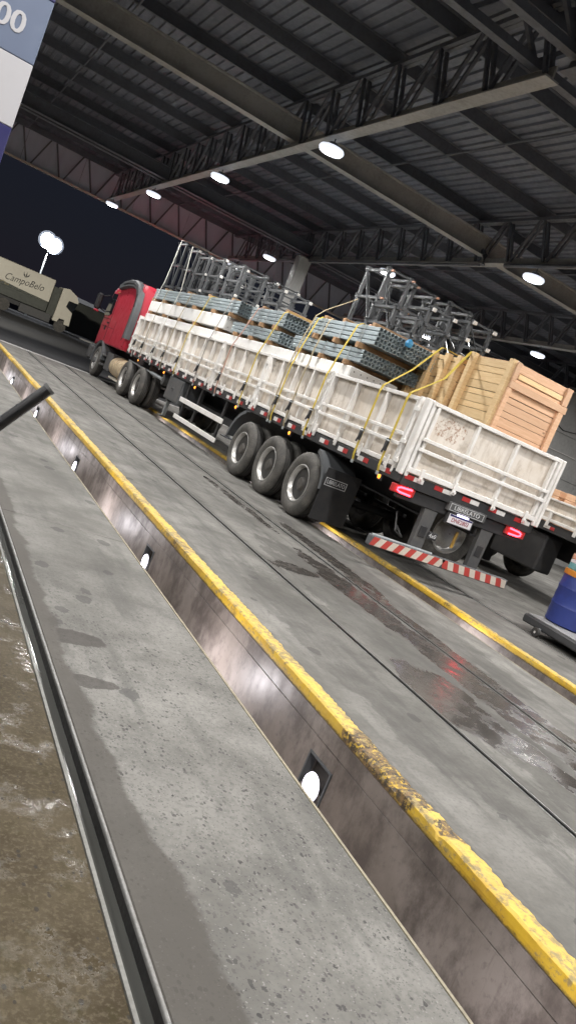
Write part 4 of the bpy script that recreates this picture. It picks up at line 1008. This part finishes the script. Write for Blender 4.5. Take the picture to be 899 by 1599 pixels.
def up(y, ztop, xin=6.16, dy=0, far=True):
    p = [(6.10, y+dy*.4, 2.62), (6.19, y+dy*.8, ztop-.05), (6.25, y+dy, ztop+.006)]
    if far: p += [(7.4, y+dy, ztop+.012), (8.66, y+dy, ztop-.02), (8.78, y+dy, 2.40), (8.76, y+dy, 1.3)]
    return p
strap(9.08, 'yellow_strap', [(6.7, 9.35, 2.78), (7.36, 9.9, 3.39), (7.9, 9.95, 3.40), (8.56, 9.95, 3.40), (8.78, 9.95, 2.4), (8.76, 9.95, 1.3)], 'yellow strap nearest the tail slanting up to the pink crate')
strap(9.80, 'yellow_strap', [(6.7, 10.2, 2.8), (7.34, 10.62, 3.37), (8.54, 10.62, 3.36), (8.78, 10.62, 2.4), (8.76, 10.6, 1.3)], 'second yellow strap from the tail slanting over the pale crate')
strap(11.5, 'yellow_strap', up(11.5, 3.256, dy=-.15), 'bright yellow strap at the second stake from the tail')
strap(12.3, 'khaki_strap', up(12.3, 3.256, dy=.1), 'faded khaki strap between two yellow straps over the rear tubes')
strap(12.88, 'yellow_strap', up(12.88, 3.256, dy=-.1), 'yellow strap just ahead of the faded khaki strap')
strap(14.5, 'yellow_strap', up(14.5, 3.256, dy=-.25), 'yellow strap over the mid trailer tubes')
strap(15.95, 'pink_strap', up(15.95, 3.256, dy=-.4), 'reddish strap over the mid trailer tubes')
strap(17.45, 'grey_strap', up(17.45, 3.345, dy=-.2), 'dark grey strap at the end of the upper white beam')
strap(19.05, 'yellow_strap', up(19.05, 3.345, dy=-.3), 'yellow strap over the upper white beam')
strap(20.3, 'khaki_strap', up(20.3, 3.345, dy=.0), 'khaki strap over the upper white beam ahead of the yellow one')
strap(21.3, 'white_strap', [(6.10, 21.3, 2.62), (6.27, 21.6, 3.4), (6.32, 22.2, 4.66), (6.6, 22.2, 4.72), (8.0, 22.2, 4.7), (8.74, 21.6, 2.4), (8.76, 21.5, 1.3)], 'pale strap rising over the front lattice stack')
strap(22.5, 'khaki_strap', up(22.5, 3.345), 'khaki strap near the front of the trailer')
strap(23.4, 'white_strap', [(6.10, 23.4, 2.62), (6.28, 23.5, 3.6), (6.33, 23.5, 4.86), (6.6, 23.5, 4.93), (8.0, 23.5, 4.9), (8.74, 23.45, 2.4), (8.76, 23.4, 1.3)], 'pale strap at the very front rising over the tallest lattice frame')
strap(13.0, 'khaki_strap', [(6.12, 13.0, 2.7), (6.22, 13.0, 3.262), (6.35, 13.0, 3.42), (6.80, 12.95, 3.80), (6.83, 12.93, 3.84)], 'pale yellow strap end tied to the tallest rear lattice frame', False, wd=.045)

# ================================================================== RIGHT: second truck, drum cart, wall
rt = thing('stake_truck', 'second white drop-side truck standing beyond the loaded trailer at the right edge', 'truck', (12.3, 13, 0))
RX = 11.1
G().cbox(RX+.03, RX+2.45, 8.2, 17.0, 1.3, 1.42, .01).build('deck', 'chassis_grey', rt)
G().cbox(RX, RX+.03, 8.2, 17.0, 1.27, 1.44, .006).build('side_rail', 'chassis_black', rt)
for k in range(3):
    y0 = 8.25+k*2.9
    p = G().cbox(RX+.02, RX+.045, y0, y0+2.85, 1.45, 1.84, .004).build('side_board', 'dirty_white_paint', rt)
    G().cbox(RX-.02, RX+.05, y0, y0+2.85, 1.841, 1.88, .006).build('top_rail', 'trailer_steel', p)
    G().cbox(RX-.02, RX+.0195, y0, y0+2.85, 1.62, 1.66, .006).build('grab_rail', 'trailer_steel', p)
    G().cbox(RX-.02, RX+.0195, y0, y0+2.85, 1.452, 1.51, .006).build('bottom_rail', 'trailer_steel', p)
    for yy in (.35, 1.05, 1.75, 2.45): G().cbox(RX-.035, RX+.0192, y0+yy-.03, y0+yy+.03, 1.36, 1.619, .006).build('latch', 'trailer_steel', p)
for k in range(8):
    y = 8.6+k*1.0
    G().cbox(RX-.004, RX-.0004, y, y+.16, 1.32, 1.38, .002).build('reflector', 'reflector_white', rt); G().cbox(RX-.004, RX-.0004, y-.12, y-.002, 1.32, 1.38, .002).build('reflector', 'reflector_red', rt)
for y in (13.2, 14.5): wheel(rt, RX+.02, y, .53, WD); wheel(rt, RX+2.43, y, .53, WD, -1); G().tube([(RX+.2, y, .53), (RX+2.2, y, .53)], .08, 10).build('axle', 'chassis_black', rt)
wheel(rt, RX+.05, 16.4, .53, WS); wheel(rt, RX+2.4, 16.4, .53, WS, -1)
for x in (RX+.8, RX+1.65): G().box(x-.05, x+.05, 8.3, 18.5, .85, 1.298).build('frame_rail', 'chassis_black', rt)
G().cbox(RX+.05, RX+.5, 10.6, 11.9, .5, 1.2, .03).build('toolbox', 'chassis_black', rt)
G().cbox(RX+.03, RX+.6, 12.3, 12.315, .2, 1.05, .004).build('mudflap', 'chassis_black', rt)
G().cbox(RX-.05, RX+2.5, 17.3, 19.0, .9, 2.9, .15).build('cab', 'cream_paint', rt, True)
for k in range(4):
    y = 8.7+k*1.15
    o = thing('small_crate', 'small pinkish wooden box on the second truck, %s from the right edge' % num[k], 'crate', (RX+.9, y+.5, 1.42), 'wooden boxes on the second truck')
    for q in range(5): G().cbox(RX+.3, RX+1.5, y, y+1.0, 1.425+q*.13, 1.425+q*.13+.122, .006).build('plank', 'pink_pine_boards', o)
sack = G(); sack.lathe([(0, .12), (.05, .17), (.14, .16), (.2, .06)], (RX+.28, 10.35, 1.93), 'z', 9); o = sack.build('grey_sheet', 'chassis_grey', org=(RX+.28, 10.35, 1.86)); tag(o, 'dark folded sheet hanging at the second truck side board', 'sheet')

ct = thing('drum_cart', 'low black plastic cart on small casters beside the trailer tail', 'cart', (8.95, 7.0, 0))
G().cbox(8.33, 9.6, 5.6, 7.74, .10, .215, .02).build('platform', 'cart_plastic', ct)
G().cbox(8.36, 9.57, 5.63, 7.71, .2155, .237, .006).build('tray_top', 'cart_top', ct)
for x, y in ((8.27, 7.36), (9.66, 7.36), (8.27, 5.9), (9.66, 5.9)):
    c_ = G().lathe([(-.022, .03), (-.022, .06), (-.015, .066), (.015, .066), (.022, .06), (.022, .03)], (x, y, .066), 'x', 20).build('caster', 'rubber', ct, True)
    G().lathe([(-.024, .001), (-.0245, .014), (-.0225, .018)], (x, y, .066), 'x', 12).build('caster_hub', 'reflector_white', c_)
    G().cbox(min(x, x+.0)+(.024 if x < 9 else -.06), x+(.06 if x < 9 else -.024), y-.02, y+.02, .05, .13, .004).build('bracket', 'galvanised', c_)
dr = thing('blue_drum', 'tall blue plastic drum standing on the black cart', 'drum', (8.86, 7.48, .237))
G().lathe([(.001, .25), (.02, .285), (.25, .292), (.27, .300), (.30, .292), (.5, .292), (.52, .300), (.55, .292), (.70, .29), (.74, .275), (.745, .2)], (8.86, 7.48, .237), 'z', 40).build('shell', 'blue_drum_plastic', dr, True)
G().lathe([(.0, .294), (.0, .302), (.07, .302), (.07, .294)], (8.86, 7.48, .93), 'z', 40).build('orange_band', 'orange_label', dr)
G().box(8.74, 8.9, 7.165, 7.182, .35, .55).build('dark_decal', 'sign_navy', dr)
pk = thing('product_carton', 'printed carton with peach and teal labels on top of the blue drum', 'carton', (8.86, 7.48, 1.003))
G().cbox(8.68, 9.06, 7.28, 7.7, 1.003, 1.09, .008).build('carton_base', 'teal_label', pk); G().cbox(8.68, 9.06, 7.28, 7.7, 1.092, 1.14, .008).build('label_strip', 'plate_white', pk)
G().cbox(8.68, 9.06, 7.28, 7.7, 1.142, 1.22, .008).build('carton_lid', 'peach_label', pk); G().cbox(8.70, 8.9, 7.272, 7.2795, 1.02, 1.08, .002).build('label', 'dark_print', pk)
jg = thing('blue_jug', 'small blue jug on the printed carton at the right edge', 'jug', (8.98, 7.45, 1.222))
G().lathe([(0, .09), (.01, .10), (.16, .10), (.2, .06), (.22, .035), (.26, .035), (.265, .01)], (8.96, 7.45, 1.2205), 'z', 20).build('body', 'blue_drum_plastic', jg, True)
G().lathe([(0, .04), (.03, .04), (.032, .01)], (8.96, 7.45, 1.486), 'z', 14).build('cap', 'plate_white', jg)
hs = G(); hs.tube([(8.95, 7.12, .75), (8.9, 7.05, .55), (8.72, 7.05, .35), (8.7, 7.08, .26), (8.9, 6.95, .25)], .014, 8); o = hs.build('hose', 'plate_white', org=(8.9, 7.05, .25)); tag(o, 'pale hose hanging down the front of the blue drum', 'hose')

# concrete wall
wl = thing('concrete_wall', 'grey concrete wall at the far right behind the crates', 'wall', (24, 20.3, 0))
for r_ in range(4):
    for c_ in range(4):
        G().cbox(18.2+c_*3.0+.006, 21.2+c_*3.0-.006, 20.0, 20.5, r_*1.4+.004, (r_+1)*1.4-.006, .01).build('wall_panel', 'wall_concrete', wl)
G().tube([(18.3, 19.97, 3.6), (30, 19.97, 3.6)], .02, 6).build('conduit', 'reflector_white', wl)
G().tube([(18.9, 19.97, 4.5), (19.6, 19.97, 4.3), (20.3, 19.97, 4.4), (21.2, 19.97, 3.9)], .015, 6).build('cable', 'chassis_black', wl)

# ================================================================== LEFT NEAR: sign and leaning pipe
sg = thing('price_sign', 'tall blue and white price sign board ending in double zero at top left', 'sign', (-.4, 4.0, 0))
SX0, SX1, SY = -1.0, .197, 4.0
bz = [(.7, 2.263, 'sign_navy'), (2.265, 2.541, 'sign_white'), (2.543, 2.815, 'sign_slate'), (2.817, 3.1, 'sign_navy'), (3.102, 3.4, 'sign_slate')]
for z0, z1, mt in bz: G().cbox(SX0, SX1, SY, SY+.03, z0, z1, .003).build('panel', mt, sg)
for x in (SX0+.1, SX1-.15): G().cbox(x-.03, x+.03, SY+.031, SY+.09, 0, 3.3, .006).build('post', 'galvanised', sg)
G().cbox(SX0, SX1, SY+.0, SY+.2, 0, .05, .01).build('foot', 'galvanised', sg)
tz = text('lettering', '00', .128, 'sign_white', sg, (.0515, SY-.001, 2.668), REAR, 1.0)
for me in {tz.data}:
    pass
tz2 = bpy.data.objects.new('lettering', tz.data)  # second stroke set a hair aside makes the bold weight
COL.objects.link(tz2); tz2.parent = sg; tz2.location = (tz.location.x+.006, tz.location.y-.0006, tz.location.z); tz2.rotation_euler = tz.rotation_euler

pp = thing('steel_pipe_post', 'black slanting pipe with open end entering from the left edge', 'pipe', (-.46, 2.5, 0))
G().tube([(-.455, 2.5, .012), (.452, 2.5, 1.372)], .0185, 18).build('pipe', 'black_pipe', pp, True)
d = Vector((.907, 0, 1.36)).normalized(); e0 = Vector((.452, 2.5, 1.372))
G().tube([e0-d*.006, e0+d*.004], .0205, 18).build('end_ring', 'chassis_grey', pp, True)
G().cbox(-.58, -.32, 2.38, 2.62, 0, .012, .003).build('base_plate', 'chassis_grey', pp)

# ================================================================== YARD: parked truck, light pole, far shed
FYY = 70.0
ft_ = thing('box_truck', 'cream articulated box lorry parked in the dark yard at left', 'truck', (8, FYY, 0))
bd = G().cbox(-8, 10.25, FYY, FYY+2.5, 1.95, 3.88, .04).build('box_body', 'cream_paint', ft_)
G().cbox(-8, 10.25, FYY+.01, FYY+2.5, 1.15, 1.948, .04).build('lower_body', 'van_box_dark', ft_)
sw = G(); sw.prism([(10.24, 1.96), (10.24, 2.0), (7.5, 2.12), (4.5, 2.35), (2, 2.62), (2, 1.96)], 'y', FYY-.006, FYY-.0005); sw.build('swoosh', 'van_box_dark', ft_)
g = G(); g.lathe([(0, .40), (-.006, .40), (-.006, .27), (0, .27)], (5.05, FYY-.001, 3.1), 'y', 28); g.build('emblem_ring', 'dark_print', bd)
G().lathe([(0, .16), (-.006, .16), (-.007, .01)], (5.05, FYY-.001, 3.1), 'y', 20).build('emblem_centre', 'dark_print', bd)
text('lettering', 'CampoBelo', .78, 'dark_print', bd, (7.95, FYY-.003, 2.75), (R(90), R(-4), 0), .85)
sq_ = G(); sq_.tube([(4.2+.13*k, FYY-.004, 2.62-.028*k+.09*math.sin(k*1.9)+.05*math.sin(k*.8)) for k in range(22)], .022, 5); sq_.build('gold_script', 'gold_print', bd)
sp = G()
for k, a in enumerate((-25, 5, 32)): sp.prism([(7.9+.02*k, 3.1), (7.86+.3*math.sin(R(a)), 3.25), (7.9+.55*math.sin(R(a)), 3.1+.5*math.cos(R(a))), (7.98+.3*math.sin(R(a)), 3.25)], 'y', FYY-.004, FYY-.001)
sp.build('sprig', 'dark_print', bd)
g = G(); g.prism([(10.95, .75), (11.0, 3.55), (11.5, 3.65), (12.2, 3.35), (12.5, 2.95), (12.52, 2.75), (11.75, 2.75), (11.65, 2.2), (12.3, 1.85), (12.4, .75), (11.95, .75), (11.9, 1.1), (11.45, 1.1), (11.35, .75)], 'y', FYY, FYY+2.45)
g.build('cab', 'cream_paint', ft_)
G().prism([(11.76, 2.74), (11.68, 2.2), (12.28, 1.88), (12.52, 2.74)], 'y', FYY+.03, FYY+2.4).build('cab_glass', 'dark_glass', ft_)
G().cbox(10.3, 10.94, FYY+.1, FYY+2.4, 1.0, 3.4, .03).build('gap_fairing', 'van_box_dark', ft_)
G().cbox(-8, 11.5, FYY+.4, FYY+2.1, .75, 1.148, .03).build('chassis', 'chassis_black', ft_)
G().cbox(8.2, 10.8, FYY+.05, FYY+.4, .4, 1.1, .03).build('tank', 'chassis_grey', ft_)
for x in (-2, -.7, .6, 7.0, 11.7):
    g = G(); g.lathe([(0, .3), (0, .5), (.28, .5), (.28, .3)], (x, FYY+.05, .47), 'y', 20); g.build('wheel', 'tyre_wall', ft_, True)
lp_ = thing('floodlight_pole', 'tall lighting pole with a glaring floodlight in the dark yard', 'lamp post', (10.9, 86, 0))
G().tube([(10.9, 86, -.03), (10.9, 86, 7.4)], [.11, .06], 10).build('pole', 'galvanised', lp_, True)
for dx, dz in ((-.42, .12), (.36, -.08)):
    h = G().lathe([(0, .2), (-.1, .5), (-.25, .62)], (10.9+dx, 85.95, 7.6+dz), 'y', 20).build('flood_head', 'grey_plastic', lp_)  # heads made oversized so their lit lenses imitate the glare
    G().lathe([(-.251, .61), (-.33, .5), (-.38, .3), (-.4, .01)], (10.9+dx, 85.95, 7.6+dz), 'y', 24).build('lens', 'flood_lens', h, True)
    G().lathe([(-.25, .62), (-.3, .7), (-.26, .82), (-.2, .9)], (10.9+dx, 85.95, 7.6+dz), 'y', 24, False).build('halo_rim', 'flood_halo', h, True)  # glowing rim added as the floodlight's halo
G().bar((10.5, 85.98, 7.4), (11.3, 85.98, 7.4), .06).build('cross_arm', 'galvanised', lp_)
ld = bpy.data.lights.new('flood_light', 'SPOT'); ld.energy = 9000; ld.spot_size = R(120); ld.spot_blend = .6; ld.shadow_soft_size = .3; ld.color = (.95, .97, 1)
lo = bpy.data.objects.new('flood_light', ld); COL.objects.link(lo); lo.parent = lp_; lo.location = (0, -.6, 7.4); lo.rotation_euler = (R(50), 0, 0)
sh = thing('far_shed', 'low dim shed with a pale roof edge beyond the parked lorry', 'shed', (20, 95, 0))
G().cbox(15.2, 24, 95, 101, -.03, 3.4, .03).build('wall', 'van_box_dark', sh)
G().prism([(14.8, 3.41), (16.5, 3.9), (24.4, 3.6), (24.4, 3.41)], 'y', 94.6, 101.4).build('roof', 'fascia_panel', sh)
kb = struct(G().cbox(12.6, 60, 76, 77.2, -.03, .12, .03).build('yard_kerb', 'wall_concrete', org=(30, 76, 0)))

fl = thing('fascia_floodlight', 'floodlight on the outer face of the canopy fascia, turned to the yard', 'lamp', (-3.0, 30.12, 6.4))
G().cbox(-3.25, -2.75, 30.06, 30.25, 6.2, 6.55, .02).build('housing', 'grey_plastic', fl)
G().cbox(-3.22, -2.78, 30.2505, 30.27, 6.23, 6.52, .008).build('lens', 'flood_lens', fl)
ld = bpy.data.lights.new('fascia_light', 'SPOT'); ld.energy = 34000; ld.spot_size = R(80); ld.spot_blend = .8; ld.shadow_soft_size = .2; ld.color = (1, .95, .84)
lo = bpy.data.objects.new('fascia_light', ld); COL.objects.link(lo); lo.parent = fl; lo.location = (0, .25, 0); lo.rotation_euler = (R(84), 0, R(-14))
